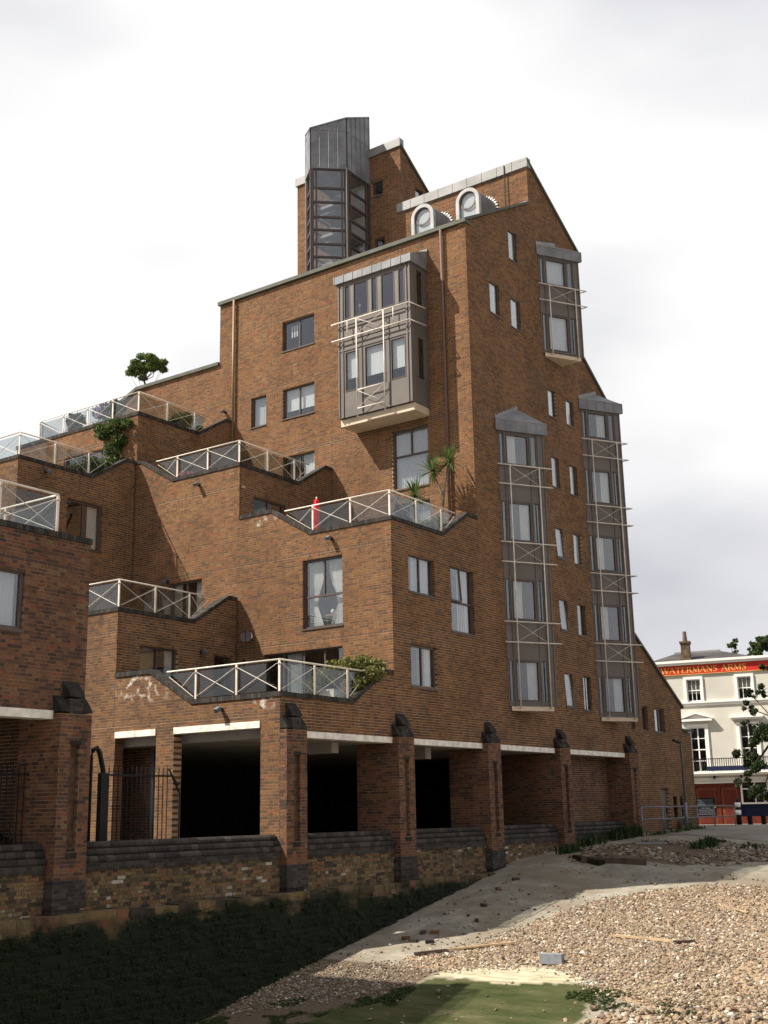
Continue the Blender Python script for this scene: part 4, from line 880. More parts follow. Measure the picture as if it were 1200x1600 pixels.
def base_z(x, y): return np.interp(x, US, ZS)-.11*np.clip(-y-2, 0, 9)*smooth(1, 9, x)*smooth(27, 17, x)     # the slip falls away from the wall too
def hgt(x, y):
    x = np.asarray(x, float); y = np.asarray(y, float); z = base_z(x, y)
    g = smooth(-3.2, -8, y)*smooth(12.5, 8, x)*smooth(-2.5, 1, x)
    z = z+g*.20+(fbm(x, y, 2.4, 3)-.5)*.07*smooth(13, 8, x)
    rb = smooth(-.6, -2, y)*smooth(11, 13, x)*smooth(20, 17.5, x); z = z+rb*(.02+.07*fbm(x, y, 1.1, 5))
    return z
def grid_mesh(name, xs, ys, mt, zfun=hgt):
    X, Y = np.meshgrid(xs, ys, indexing='ij'); Z = zfun(X, Y); nx, ny = X.shape
    V = np.stack([X, Y, Z], -1).reshape(-1, 3); i = (np.arange(nx-1)[:, None]*ny+np.arange(ny-1)[None]).ravel()
    F = np.stack([i, i+ny, i+ny+1, i+1], 1); o = np_mesh(name, V, F, np.zeros(len(F)), mt, None, (0,0,0), True); o['kind'] = 'structure'; return o, X, Y
def zone_attr(o, X, Y):
    me = o.data; wob = lambda s: (fbm(X, Y, 1.0, s)-.5)*.9
    Xw, Yw = X+wob(1), Y+wob(2)
    for nm, a in (('w_gravel', inpoly(Xw, Yw, P_GRAVEL) | inpoly(Xw, Yw, P_LOW)), ('w_dark', inpoly(Xw, Yw, P_DARK) | ((X < .3) & (Y > -4.4) & (Y < 1))), ('w_algae', inpoly(Xw, Yw, P_ALGAE)), ('w_strip', inpoly(Xw, Yw, P_STRIP)), ('w_rubble', inpoly(Xw, Yw, P_RUBBLE))):
        at = me.attributes.new(nm, 'FLOAT', 'POINT'); at.data.foreach_set('value', a.ravel().astype(np.float32))
def ground_mat():
    m = bpy.data.materials.new('foreshore'); m.use_nodes = True; t = m.node_tree; b = t.nodes['Principled BSDF']; b.inputs['Roughness'].default_value = .95; b.inputs['Specular IOR Level'].default_value = .08
    g = N('ShaderNodeNewGeometry', t); lk = t.links.new
    def noise(s, d=6, r=.6, sc=None):
        n = N('ShaderNodeTexNoise', t); n.inputs['Scale'].default_value = s; n.inputs['Detail'].default_value = d; n.inputs['Roughness'].default_value = r
        if sc: mpn = N('ShaderNodeMapping', t); mpn.inputs['Scale'].default_value = sc; lk(g.outputs['Position'], mpn.inputs[0]); lk(mpn.outputs[0], n.inputs['Vector'])
        else: lk(g.outputs['Position'], n.inputs['Vector'])
        return n.outputs[0]
    def ramp(src, st): r = N('ShaderNodeValToRGB', t); ramp_set(r, st); lk(src, r.inputs[0]); return r.outputs[0]
    def mixc(f, a, c): x = N('ShaderNodeMix', t, data_type='RGBA'); lk(f, x.inputs[0]); lk(a, x.inputs[6]); lk(c, x.inputs[7]); return x.outputs[2]
    def attr(nm): a = N('ShaderNodeAttribute', t); a.attribute_name = nm; return a.outputs['Fac']
    fine = noise(28, 5); mid = noise(1.3, 8, .65)
    conc = ramp(mid, [(.3, (.15,.132,.105)), (.5, (.22,.20,.162)), (.7, (.31,.283,.235))])
    dirt = ramp(noise(.5, 9, .7), [(.45, (0,0,0)), (.62, (1,1,1))]); conc = mixc(dirt, conc, ramp(fine, [(.3, (.14,.115,.085)), (.7, (.21,.175,.13))]))
    grav = ramp(noise(40, 3), [(.3, (.12,.085,.055)), (.5, (.27,.19,.115)), (.7, (.42,.33,.23))])
    darker = ramp(fine, [(.3, (.06,.045,.032)), (.7, (.14,.105,.075))])
    alg = ramp(noise(1.5, 11, .72, (1.6, .45, 1)), [(.3, (.020,.030,.010)), (.47, (.044,.050,.019)), (.6, (.070,.068,.032)), (.72, (.14,.125,.078))])
    strip = ramp(noise(2.2, 7, .6, (5, .8, 1)), [(.3, (.20,.17,.10)), (.6, (.40,.36,.26))])
    c = mixc(attr('w_dark'), conc, darker); c = mixc(attr('w_rubble'), c, darker); c = mixc(attr('w_gravel'), c, grav); c = mixc(attr('w_algae'), c, alg); c = mixc(attr('w_strip'), c, strip)
    lk(c, b.inputs['Base Color'])
    bp = N('ShaderNodeBump', t); bp.inputs['Strength'].default_value = .5; bp.inputs['Distance'].default_value = .02; lk(fine, bp.inputs['Height']); lk(bp.outputs[0], b.inputs['Normal'])
    return m
M['ground'] = ground_mat()
xs = np.concatenate([np.arange(-9, 12, .11), np.arange(12, 20.6, .2)]); ys = np.concatenate([np.arange(-16, -9, .2), np.arange(-9, .35, .11)])
o, X, Y = grid_mesh('foreshore', xs, ys, 'ground'); zone_attr(o, X, Y)
o, X, Y = grid_mesh('ground', np.array([-400,-120,-60,-30,-20,-14,-9,-4.4,0,6,11.6,16,20,24,28,33,38,60,120,500.]), np.array([-400,-120,-60,-30,-22,-15.9,-10,-5,0,5,30,100,500.]), 'ground', lambda x, y: base_z(x, y)-.10-.25*((x < 20) & (y > -17))-(.9*((x < 19.5) & (y > -1))))
zone_attr(o, X, Y)
M['tarmac'] = mat('street_surface', (.20,.18,.15), .95, noise=(.7, .35), bump=(30, .4))
o, X, Y = grid_mesh('street', np.arange(20.2, 40.5, .7), np.concatenate([np.arange(-40, -2, 3.), np.arange(-2, 8, .8)]), 'tarmac', lambda x, y: base_z(x, y)+.012)
# raised edge of the street slab at the head of the slipway
kb = MB(); kl = [Vector((16.0, -1.9, 0)), Vector((17.87, -3.6, 0)), Vector((18.3, -5.9, 0)), Vector((18.6, -12, 0))]
for a, b in zip(kl[:-1], kl[1:]):
    n = int((b-a).length/.6)
    for i in range(n):
        p, q = a+(b-a)*(i/n), a+(b-a)*((i+.97)/n); p.z = float(hgt(p.x, p.y))-.02; q.z = float(hgt(q.x, q.y))-.02; kb.bar(p, q, .22, .10+random.uniform(0, .03))
o = kb.build('kerb_strip', 'block'); o['kind'] = 'structure'
# undercroft floor and the yard beside it
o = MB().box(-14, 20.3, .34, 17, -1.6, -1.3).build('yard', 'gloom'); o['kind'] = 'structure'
# weedy stone apron below the river wall
def apron():
    """battered masonry below the wall, laid in rough courses, blackened and overgrown towards the water line"""
    pts = []; st = MB(); nv = [0]
    M['apron'] = mat('weedy_stone', (.010,.014,.006), .95, spec=.05, noise=(1.6, .5, (.024,.021,.013)))
    x = -13.5                                      # footing ledge of rough blocks
    while x < 14.5:
        w = random.uniform(.28, .75); j = random.uniform(-.03, .03); MB().box(x, x+w-.015, -.40+j, .33, -1.95, -1.745+random.uniform(-.03, .015)).build('stone', 'stock1', RW); x += w
    rows = 26; h = .125; count = 0
    for r in range(rows):
        zt = -1.90-h*r; y = -.44-.050*r-.0011*r*r
        x = -13+random.random()*.3
        while x < 13.4:
            w = random.choice((.22, .22, .34, .45, .6)); zf = float(np.interp(x+w/2, US, ZS))
            if zt > zf-.10:
                j = random.gauss(0, .018); yy = y+j; a = [(x+.006, yy+random.uniform(0,.03), zt-h-.02), (x+w-.006, yy+random.uniform(0,.03), zt-h-.02), (x+w-.006, yy+.02+random.uniform(0,.03), zt-.01), (x+.006, yy+.02+random.uniform(0,.03), zt-.01)]
                b = [(p[0], -.05-.04*r, p[2]) for p in a]
                if r < 4 and -9 < x < 6 and count < 240: MB().hexa(a, b).build('stone', 'stock1', RW); count += 1
                else: st.hexa(a, b)
                for k in range(max(1, int(w/.1))): pts.append((x+random.random()*w, yy-.01, zt-random.random()*h))
            x += w
        st.box(-13, 13.4, y+.05, .2, zt-h, zt-.004)
    o = st.build('masonry', 'stock', RW); o['kind'] = 'stuff'
    return pts
AP = apron()

# ------------------------------------------------------------------ loose stones
PHI = (1+5**.5)/2
ICO_V = np.array([(-1,PHI,0),(1,PHI,0),(-1,-PHI,0),(1,-PHI,0),(0,-1,PHI),(0,1,PHI),(0,-1,-PHI),(0,1,-PHI),(PHI,0,-1),(PHI,0,1),(-PHI,0,-1),(-PHI,0,1)])/math.hypot(1, PHI)
ICO_F = np.array([(0,11,5),(0,5,1),(0,1,7),(0,7,10),(0,10,11),(1,5,9),(5,11,4),(11,10,2),(10,7,6),(7,1,8),(3,9,4),(3,4,2),(3,2,6),(3,6,8),(3,8,9),(4,9,5),(2,4,11),(6,2,10),(8,6,7),(9,8,1)])
def stones(name, polys, n, r0, r1, mt, kind='gravel', sink=.25, clump=None, spread=.4):
    pts = []
    P = np.array([p for q in polys for p in q]); lo = P.min(0)-spread; hi = P.max(0)+spread
    lo = np.maximum(lo, (-6, -15.0)); need = n; out = []
    while need > 0:
        x = rng.uniform(lo[0], hi[0], 4*n); y = rng.uniform(lo[1], hi[1], 4*n)
        dx = rng.normal(0, spread*.45, 4*n); dy = rng.normal(0, spread*.45, 4*n)
        k = np.zeros(len(x), bool)
        for q in polys: k |= inpoly(x+dx, y+dy, q)
        if clump: k &= (fbm(x, y, abs(clump), 9) > .42) | ((clump < 0) & (rng.random(len(x)) < .4))
        # only where the camera could see it closely enough
        d = np.hypot(x-CAM.x, y-CAM.y); k &= rng.random(len(x)) < np.clip((24/d)**1.5, 0, 1)
        x = x[k][:need]; y = y[k][:need]; out.append(np.stack([x, y], 1)); need -= len(x)
    Q = np.concatenate(out)[:n]; n = len(Q); z = hgt(Q[:, 0], Q[:, 1])
    r = r0+(r1-r0)*rng.random(n)**3.4; s = np.stack([r*rng.uniform(.8, 1.5, n), r*rng.uniform(.7, 1.1, n), r*rng.uniform(.45, .8, n)], 1)
    ang = rng.uniform(0, 2*math.pi, n); c, sn = np.cos(ang), np.sin(ang)
    v = ICO_V[None]*s[:, None]*(1+rng.normal(0, .13, (n, 12, 1))); tilt = rng.normal(0, .35, n); v[:, :, 2] += v[:, :, 0]*tilt[:, None]
    V = np.stack([v[:, :, 0]*c[:, None]-v[:, :, 1]*sn[:, None]+Q[:, 0:1], v[:, :, 0]*sn[:, None]+v[:, :, 1]*c[:, None]+Q[:, 1:2], v[:, :, 2]+(z+s[:, 2]*(1-2*sink))[:, None]], -1)
    F = (np.arange(n)[:, None, None]*12+ICO_F[None]).reshape(-1, 3)
    o = np_mesh(name, V.reshape(-1, 3), F, np.repeat(rng.random(n), 20), mt, None, (0,0,0), False); o['kind'] = 'stuff'; o['label'] = kind; return o
stones('gravel', [P_GRAVEL], 96000, .0100, .043, 'pebble', 'sunlit gravel bank of mixed brown and white pebbles on the foreshore', clump=-1.6)
stones('gravel', [P_LOW], 4200, .03, .085, 'pebble', 'coarser pebbles below the gravel bank at the bottom of the foreshore', spread=.6)
stones('gravel', [P_DARK], 6500, .012, .040, 'pebble_dark', 'small dark pebbles lying at the foot of the weedy apron')
stones('gravel', [P_RUBBLE], 6500, .018, .085, 'rubble', 'band of broken brick rubble across the head of the slipway', clump=1.2, spread=.7)
stones('gravel', [[(-.3,-1.1),(13,-1.1),(12,-8),(2,-4.3)]], 700, .012, .05, 'rubble', 'scattered chips of brick and stone on the concrete slipway', clump=.9)
stones('gravel', [P_ALGAE], 90, .015, .06, 'pebble_dark', 'few dark stones stranded on the green algae slab')
# ------------------------------------------------------------------ things lying on the foreshore
def gz(x, y): return float(hgt(x, y))
def plank(a, b, w, h, mt, label, cat='plank', tilt=0.0):
    za, zb = gz(*a)+.05, gz(*b)+.05+tilt; mid = ((a[0]+b[0])/2, (a[1]+b[1])/2, gz((a[0]+b[0])/2, (a[1]+b[1])/2))
    A, Bv = Vector((*a, za)), Vector((*b, zb)); mb = MB(); n = 5; q = [A+(Bv-A)*k/n for k in range(n+1)]
    for i in range(n): mb.bar(q[i]+Vector((0,0,random.uniform(-.004,.004))), q[i+1], w*random.uniform(.9,1.05), h)
    return tag(mb.build('plank' if cat == 'plank' else 'timber_baulk', mt, None, loc=mid), label, cat)
plank((2.65,-7.24), (2.26,-8.75), .10, .045, 'timber', 'pale weathered plank lying on the sunlit gravel bank, right of the concrete block')
plank((2.22,-8.80), (2.42,-9.12), .14, .05, 'timber_dark', 'short brown board end beside the pale plank on the gravel')
plank((.97,-3.11), (1.35,-3.75), .12, .05, 'timber_dark', 'dark wet plank lying half in shade at the tip of the gravel bank')
plank((1.30,-3.60), (2.12,-5.1), .11, .04, 'timber', 'long pale plank lying along the edge of the gravel, near the dark wet plank')
plank((7.61,-8.17), (7.29,-8.59), .08, .03, 'timber', 'short pale stick on the upper gravel near the right edge')
plank((11.3,-2.25), (12.05,-4.0), .30, .22, 'timber_dark', 'heavy dark timber baulk lying across the slipway in front of the rubble', 'timber')
plank((11.5,-1.95), (11.25,-2.95), .28, .16, 'apron', 'mossy green timber end beside the heavy baulk by the wall', 'timber')
bl = MB(); x, y = .42, -6.86; z = gz(x, y); d = Vector((.18, -1, 0)).normalized()
bl.bar(Vector((x, y, z+.10))-d*.23, Vector((x, y, z+.10))+d*.23, .20, .19)
tag(bl.build('concrete_block', 'block', None, loc=(x, y, z)), 'grey concrete block lying at the lower edge of the gravel beside the algae', 'block')
LBL = ['loose brick nearest the pale plank on the slipway', 'loose brick leaning towards the nearest plank, lowest of the small cluster', 'loose brick at the top of the small cluster on the slipway', 'loose brick at the right end of the small cluster', 'loose dark brick alone in mid slipway, below the pier with mossy foot', 'loose brick lying against the tip of the gravel', 'loose brick near the weedy foot of the third pier', 'loose brick highest up the slipway beside the wall', 'loose brick alone between cluster and third pier']
for k, (x, y) in enumerate([(2.18,-2.06),(2.0,-2.4),(2.74,-2.19),(2.82,-2.46),(4.15,-2.85),(2.02,-2.85),(7.4,-1.6),(8.6,-1.5),(5.6,-2.2)]):
    z = gz(x, y); d = Vector((math.cos(k*1.7), math.sin(k*1.7), 0)); mb = MB().bar(Vector((x,y,z+.035))-d*.105, Vector((x,y,z+.035))+d*.105, .10, .07)
    tag(mb.build('loose_brick', 'eng' if k % 3 else 'brick', None, loc=(x, y, z)), LBL[k], 'brick', 'loose bricks on the slipway')

# ------------------------------------------------------------------ leaves
def leaf_mesh(name, P, size, mt, parent=None, loc=(0,0,0), n_dir=None, aspect=1.6, tone=None, droop=0.0, jitter=.5):
    P = np.asarray(P, float); n = len(P); a = rng.normal(size=(n, 3)); 
    if n_dir is not None: a = a*jitter+n_dir
    a /= np.linalg.norm(a, axis=1)[:, None]; b = np.cross(a, rng.normal(size=(n, 3))); b /= np.linalg.norm(b, axis=1)[:, None]; c = np.cross(a, b)
    s = (size*rng.uniform(.6, 1.25, n))[:, None]
    V = np.stack([P-b*s*aspect*.5, P+c*s*.42+a*s*.06, P+b*s*aspect*.5, P-c*s*.42+a*s*.06], 1); F = np.arange(n*4).reshape(n, 4)
    return np_mesh(name, V.reshape(-1, 3), F, rng.random(n) if tone is None else tone, mt, parent, loc)
def clumps(centres, radii, n, squash=.8, shell=.5):
    C_ = np.asarray(centres, float); r_ = np.asarray(radii, float); w = r_**2; k = rng.choice(len(C_), n, p=w/w.sum()); d = rng.normal(size=(n, 3)); d /= np.linalg.norm(d, axis=1)[:, None]
    rad = r_[k]*(shell+(1-shell)*rng.random(n)**.5)*rng.uniform(.75, 1.1, n); d[:, 2] *= squash; return C_[k]+d*rad[:, None], k
def bush(name, label, base, centres, radii, n, size, mt, cat='shrub', squash=.85, pot=None, stems=4, group=None):
    t = thing(name, label, cat, base, group); P, k = clumps(centres, radii, n, squash); leaf_mesh('foliage', P, size, mt, t)
    mb = MB()
    for i in range(min(stems, len(centres))):
        c = Vector(centres[i]); b0 = Vector(base)+Vector((random.uniform(-.06,.06), random.uniform(-.06,.06), 0)); mid = (b0+c)/2+Vector((random.uniform(-.05,.05), random.uniform(-.05,.05), .05)); mb.tube([b0, mid, c], .022, 5, .008)
    mb.build('stem', 'bark', t)
    if pot:
        x, y, z = base; w, h = pot; MB().prism([(x-w*.8,y-w*.8,z-h),(x+w*.8,y-w*.8,z-h),(x+w*.8,y+w*.8,z-h),(x-w*.8,y+w*.8,z-h)], (0,0,.001)).hexa([(x-w*.8,y-w*.8,z-h+.002),(x+w*.8,y-w*.8,z-h+.002),(x+w*.8,y+w*.8,z-h+.002),(x-w*.8,y+w*.8,z-h+.002)], [(x-w,y-w,z),(x+w,y-w,z),(x+w,y+w,z),(x-w,y+w,z)]).build('planter', 'stonepot', t)
    return t
def tree(label, base, top, crown, n, size, mt, trunk_r=.2, name='tree', group=None, squash=.8, bark='bark'):
    """crown: list of (x, y, z, r) clumps; limbs run to each"""
    t = thing(name, label, 'tree', base, group); mb = MB(); b0 = Vector(base); tp = Vector(top)
    pts = [b0+(tp-b0)*k/6+Vector((math.sin(k*1.3)*.12*trunk_r*5*(0 if k == 0 else 1), math.cos(k*1.9)*.1*trunk_r*5*(0 if k == 0 else 1), 0)) for k in range(7)]
    mb.tube(pts, trunk_r, 9, trunk_r*.45)
    for (x, y, z, r) in crown:
        c = Vector((x, y, z)); s = pts[random.randint(3, 6)]; mid = (s+c)/2+Vector((0, 0, .12*r)); mb.tube([s, mid, c], trunk_r*.35, 6, trunk_r*.1)
        for q in range(3):
            e_ = c+Vector((random.gauss(0,1), random.gauss(0,1), random.gauss(0,.6))).normalized()*r*.8; mb.tube([c, (c+e_)/2+Vector((0,0,.05*r)), e_], trunk_r*.12, 4, trunk_r*.04)
    mb.build('trunk', bark, t, True)
    cen = []; rad = []
    for (x, y, z, r) in crown:
        for q in range(7):
            d = Vector((random.gauss(0,1), random.gauss(0,1), random.gauss(0,.8))).normalized()*r*random.uniform(.35, .95); cen.append((x+d.x, y+d.y, z+d.z*squash)); rad.append(r*random.uniform(.22, .42))
    P, k = clumps(cen, rad, n, .85, .25); tn = np.array([random.random() for _ in cen])[k]*.6+rng.random(n)*.4; leaf_mesh('crown', P, size, mt, t, tone=tn); return t

# ------------------------------------------------------------------ the pub across the street
PA = math.atan(.21); PE = Vector((math.sin(PA), -math.cos(PA), 0)); PN = Vector((-math.cos(PA), -math.sin(PA), 0)); PO = Vector((38, 6.3, 0))
PUB = thing('pub', 'cream stucco public house with red name board, slate roof and orange-red ground floor', 'pub', (38, 6.3, -.9))
def pp(s, z, d=0.0): q = PO+PE*s+PN*d; return Vector((q.x, q.y, z))
def pbox(mb, s0, s1, z0, z1, d0, d1): return mb.hexa([pp(s0,z0,d0),pp(s1,z0,d0),pp(s1,z1,d0),pp(s0,z1,d0)], [pp(s0,z0,d1),pp(s1,z0,d1),pp(s1,z1,d1),pp(s0,z1,d1)])
def pb(name, mt, boxes, parent=None):
    mb = MB()
    for b in boxes: pbox(mb, *b)
    return mb.build(name, mt, parent or PUB)
S0, S1_ = -.25, 12.0
wins2 = [(1.85, 2.58), (4.45, 5.15), (7.05, 7.75), (9.6, 10.3)]; wins1 = [(1.83, 2.62), (4.36, 5.18), (7.0, 7.8), (9.6, 10.4)]
def facade(z0, z1, holes):
    e = [S0]+[q for h in holes for q in h]+[S1_]; return [(e[k], e[k+1], z0, z1, -.3, 0) for k in range(0, len(e), 2)]
bx = [(S0, S1_, 1.2, 1.76, -.3, 0), (S0, S1_, 4.05, 5.38, -.3, 0), (S0, S1_, 6.54, 7.5, -.3, 0)]+facade(1.76, 4.05, wins1)+facade(5.38, 6.54, wins2)
wl = pb('wall', 'stucco', bx); pb('side_wall', 'stucco', [(S0, S0+.3, -.95, 7.5, -8, -.31), (S1_-.3, S1_, -.95, 7.5, -8, -.31), (S0+.31, S1_-.31, -.95, 7.5, -8, -7.7)])
pb('inner_backing', 'interior', [(S0+.3, S1_-.3, -.95, 7.3, -1.5, -1.4)])
pb('cornice', 'white', [(S0-.06, S1_+.06, 7.30, 7.42, .003, .16), (S0-.1, S1_+.1, 7.42, 7.54, .003, .24)]); pb('string_band', 'white', [(S0-.03, S1_, 5.17, 5.29, .003, .07), (S0-.05, S1_, 5.29, 5.36, .003, .12)])
pb('fascia', 'white', [(S0, S1_, 1.18, 1.26, .003, .14), (S0, S1_, 1.26, 1.46, .003, .06)])
def sash(s0, s1, z0, z1, cols, rows, arch=.13):
    f = pb('window', 'white', [(s0-arch, s0, z0-.03, z1+arch, .002, .07), (s1, s1+arch, z0-.03, z1+arch, .002, .07), (s0, s1, z1, z1+arch, .002, .07), (s0, s0+.05, z0, z1, -.14, -.06), (s1-.05, s1, z0, z1, -.14, -.06), (s0+.05, s1-.05, z1-.05, z1, -.14, -.06), (s0+.05, s1-.05, z0, z0+.06, -.14, -.06), (s0+.05, s1-.05, (z0+z1)/2-.025, (z0+z1)/2+.025, -.135, -.055)])
    gb = []
    for k in range(1, cols): x = s0+.05+(s1-s0-.1)*k/cols; gb.append((x-.012 if cols > 2 else x-.03, x+.012 if cols > 2 else x+.03, z0+.05, z1-.05, -.125, -.07))
    for k in range(1, rows):
        if rows % 2 == 0 and k == rows//2: continue
        z = z0+(z1-z0)*k/rows; gb.append((s0+.05, s1-.05, z-.015, z+.015, -.12, -.075))
    pb('glazing_bar', 'white', gb, f); pb('sill', 'white', [(s0-arch, s1+arch, z0-.10, z0-.031, .002, .11)], f)
    for i in range(cols):
        for j in range(rows): a = s0+.05+(s1-s0-.1)*i/cols; c = z0+(z1-z0)*j/rows; pb('pane', 'glass', [(a+.01, a+(s1-s0-.1)/cols-.01, c+.01, c+(z1-z0)/rows-.01, -.10, -.094)], f)
    return f
for i, (a, b) in enumerate(wins2):
    f = sash(a, b, 5.38, 6.54, 3, 2); pb('blind', 'curtain', [(a+.05, b-.05, 5.95 if i else 5.8, 6.5, -.26, -.25)], f)
for i, (a, b) in enumerate(wins1):
    f = sash(a, b, 1.76, 4.05, 2, 4, .16)
    if i % 2 == 0:
        c = (a+b)/2; m = MB(); m.prism([pp(c-.82, 4.36, .003), pp(c+.82, 4.36, .003), pp(c+.82, 4.47, .003), pp(c-.82, 4.47, .003)], PN*.26)
        for s, e_ in ((-1, 0), (1, 0)): m.prism([pp(c+s*.82, 4.47, .003), pp(c, 4.73, .003), pp(c, 4.83, .003), pp(c+s*.90, 4.47, .003)], PN*.28)
        m.prism([pp(c-.72, 4.47, .003), pp(c+.72, 4.47, .003), pp(c, 4.71, .003)], PN*.06); m.build('pediment', 'white', PUB)
    else: pb('window_hood', 'white', [(a-.35, b+.35, 4.36, 4.44, .003, .16), (a-.42, b+.42, 4.44, 4.54, .003, .26)])
# name board with cut letters
SB = pb('name_board', 'red', [(S0, S1_, 6.82, 7.285, .003, .07)]); pb('board_edge', 'gold', [(S0, S1_, 6.80, 6.818, .003, .085)], SB)
GL = {  # strokes: (x0, y0, x1, y1, thickness) in a unit-high box; width last
 'W': ([(.02,1,.30,0,.15),(.30,0,.55,.95,.06),(.50,1,.78,0,.15),(.78,0,1.02,1,.06),(-.05,1,.16,1,.05),(.42,1,.62,1,.05),(.92,1,1.12,1,.05)],1.08),
 'A': ([(.06,0,.40,1,.06),(.38,1,.74,0,.15),(.18,.34,.60,.34,.06),(-.04,0,.18,0,.05),(.60,0,.88,0,.05)],.84),
 'T': ([(.36,0,.36,1,.15),(.02,.97,.70,.97,.06),(.03,.97,.03,.78,.05),(.69,.97,.69,.78,.05),(.24,0,.48,0,.05)],.74),
 'E': ([(.16,0,.16,1,.15),(.05,.97,.60,.97,.06),(.05,.03,.64,.03,.06),(.18,.52,.48,.52,.06),(.60,.97,.60,.80,.05),(.64,.03,.64,.22,.05)],.70),
 'R': ([(.16,0,.16,1,.15),(.05,.97,.46,.97,.06),(.46,.97,.60,.85,.09),(.60,.85,.60,.66,.13),(.60,.66,.46,.52,.09),(.16,.52,.46,.52,.06),(.40,.52,.70,.02,.14),(.05,.0,.28,0,.05),(.62,.0,.82,0,.05)],.80),
 'M': ([(.12,0,.16,1,.06),(.16,1,.48,.05,.15),(.48,.05,.78,1,.06),(.80,1,.84,0,.15),(.02,0,.22,0,.05),(.72,0,.96,0,.05),(.06,1,.2,1,.05),(.76,1,.92,1,.05)],.98),
 'N': ([(.14,0,.14,1,.06),(.12,1,.70,.02,.15),(.72,0,.72,1,.06),(.02,0,.26,0,.05),(.60,1,.84,1,.05),(.02,1,.18,1,.05)],.84),
 'S': ([(.54,.80,.54,.98,.05),(.54,.88,.36,.97,.07),(.36,.97,.16,.90,.09),(.16,.90,.12,.70,.12),(.12,.70,.30,.56,.13),(.30,.56,.50,.42,.14),(.50,.42,.54,.22,.12),(.54,.22,.38,.04,.09),(.38,.04,.16,.08,.07),(.12,.0,.12,.22,.05)],.66)}
LH = .30; sx = .70; LZ = 6.895
adv = sum((GL[c][1] if c != ' ' else .45) for c in 'WATERMANS ARMS'); kx = (5.02-.62)/(adv*LH)
sx = .60
for c in 'WATERMANS ARMS':
    if c == ' ': sx += .45*LH*kx; continue
    mb = MB()
    for x0, y0, x1, y1, th in GL[c][0]:
        a = pp(sx+x0*LH*kx, LZ+y0*LH, .071); b = pp(sx+x1*LH*kx, LZ+y1*LH, .071); mb.bar(a-(b-a)*.02, b+(b-a)*.02, .012, th*LH*1.05, tuple(PN.cross((b-a).normalized())))
    mb.build('letter', 'gold', SB); sx += GL[c][1]*LH*kx
# balcony with balusters
BL = pb('balcony', 'white', [(1.2, 11, 1.66, 1.76, .004, .72), (1.2, 11, 1.56, 1.66, .004, .5)])
pb('valance', 'navy', [(2.65, 11, 1.79, 2.02, .66, .70)], BL); pb('handrail', 'black', [(1.2, 11, 2.38, 2.42, .655, .705)], BL)
bars = [(1.25+k*.108, 1.262+k*.108+.022, 1.76, 2.38, .67, .69) for k in range(90)]
pb('baluster', 'black', bars, BL)['kind'] = 'stuff'
for s in (1.6, 2.92, 4.25, 5.6, 7.0): pb('bracket', 'black', [(s-.03, s+.03, 1.40, 1.56, .005, .35)], BL)
# ground floor
pb('shop_front', 'orange', [(S0, 1.86, -.95, 1.2, -.3, 0), (1.86, 4.14, -.95, 1.2, -.3, -.10), (1.86, 4.14, 1.02, 1.18, -.099, -.04), (2.92, 3.12, -.95, 1.02, -.099, -.03), (4.02, 4.14, -.95, 1.02, -.099, -.03), (4.14, 12, -.95, .12, -.3, -.02)])
for a, b in ((1.90, 2.90), (3.16, 4.0)):
    d = pb('door', 'orange2', [(a, b, -.92, .98, -.098, -.06)]); pb('door_panel', 'orange', [(a+.12, b-.12, -.8, -.1, -.059, -.045), (a+.12, b-.12, .05, .85, -.059, -.045)], d)
    MB().ball(pp(b-.1, .0, -.03), .03).build('handle', 'gold', d)
po = pb('chalk_board', 'black', [(1.89, 2.81, -.40, .47, -.044, -.02)]); ch = []
for r, (a, b) in enumerate([(.06,.86),(.10,.84),(.04,.90),(.14,.78),(.22,.72),(.08,.88),(.12,.84),(.04,.92)]):
    x = a
    while x < b-.04: w = random.uniform(.04, .11); ch.append((1.89+x, 1.89+min(b, x+w), .38-r*.10-(.045 if r != 2 else .06), .38-r*.10, -.0195, -.016)); x += w+.025
pb('chalk_mark', 'galv', ch, po)['kind'] = 'stuff'
pf = pb('pub_window', 'white', [(4.14, 4.22, .12, 1.18, -.2, .02), (4.22, 12, .12, .2, -.2, .02), (4.22, 12, .84, .90, -.16, -.02)]+[(4.22+k*.62-.02, 4.22+k*.62+.02, .2, 1.18, -.15, -.03) for k in range(1, 13)])
for k in range(12): pb('pane', 'glass', [(4.24+k*.62, 4.22+(k+1)*.62-.02, .2, .84, -.10, -.095)], pf); pb('pane', 'glass', [(4.24+k*.62, 4.22+(k+1)*.62-.02, .9, 1.17, -.10, -.095)], pf)
# roof and chimney
rz, rr = 7.50, 8.20; D0, D1 = .0, -7.6
ro = MB().add([pp(S0,rz,D0), pp(5.6,rz,D0), pp(5.6,rz,D1), pp(S0,rz,D1), pp(1.0,rr,-2.2), pp(3.45,rr,-2.2), pp(3.45,rr,-5.0), pp(1.0,rr,-5.0)], [(0,1,5,4),(1,2,6,5),(2,3,7,6),(3,0,4,7),(4,5,6,7)]).build('roof', 'slate', PUB)
sl = MB()
for k in range(1, 14):
    t = k/14; a = pp(S0,rz,D0)+(pp(1.0,rr,-2.2)-pp(S0,rz,D0))*t; b = pp(5.6,rz,D0)+(pp(3.45,rr,-2.2)-pp(5.6,rz,D0))*t; sl.bar(a, b, .03, .022)
sl.build('slate_course', 'slate', ro); MB().bar(pp(1.0,rr+.03,-2.2), pp(3.45,rr+.03,-2.2), .12, .10).build('ridge_tile', 'lead_pale', ro)
CHM = pb('chimney', 'chimney', [(1.66, 2.10, 7.5, 8.60, -.75, -.3)], ro)
cb = pb('chimney', 'chimney', [(1.63, 2.13, 8.46, 8.52, -.78, -.27), (1.61, 2.15, 8.52, 8.62, -.80, -.25), (1.58, 2.16, 7.5, 7.70, -.82, -.2)], ro)
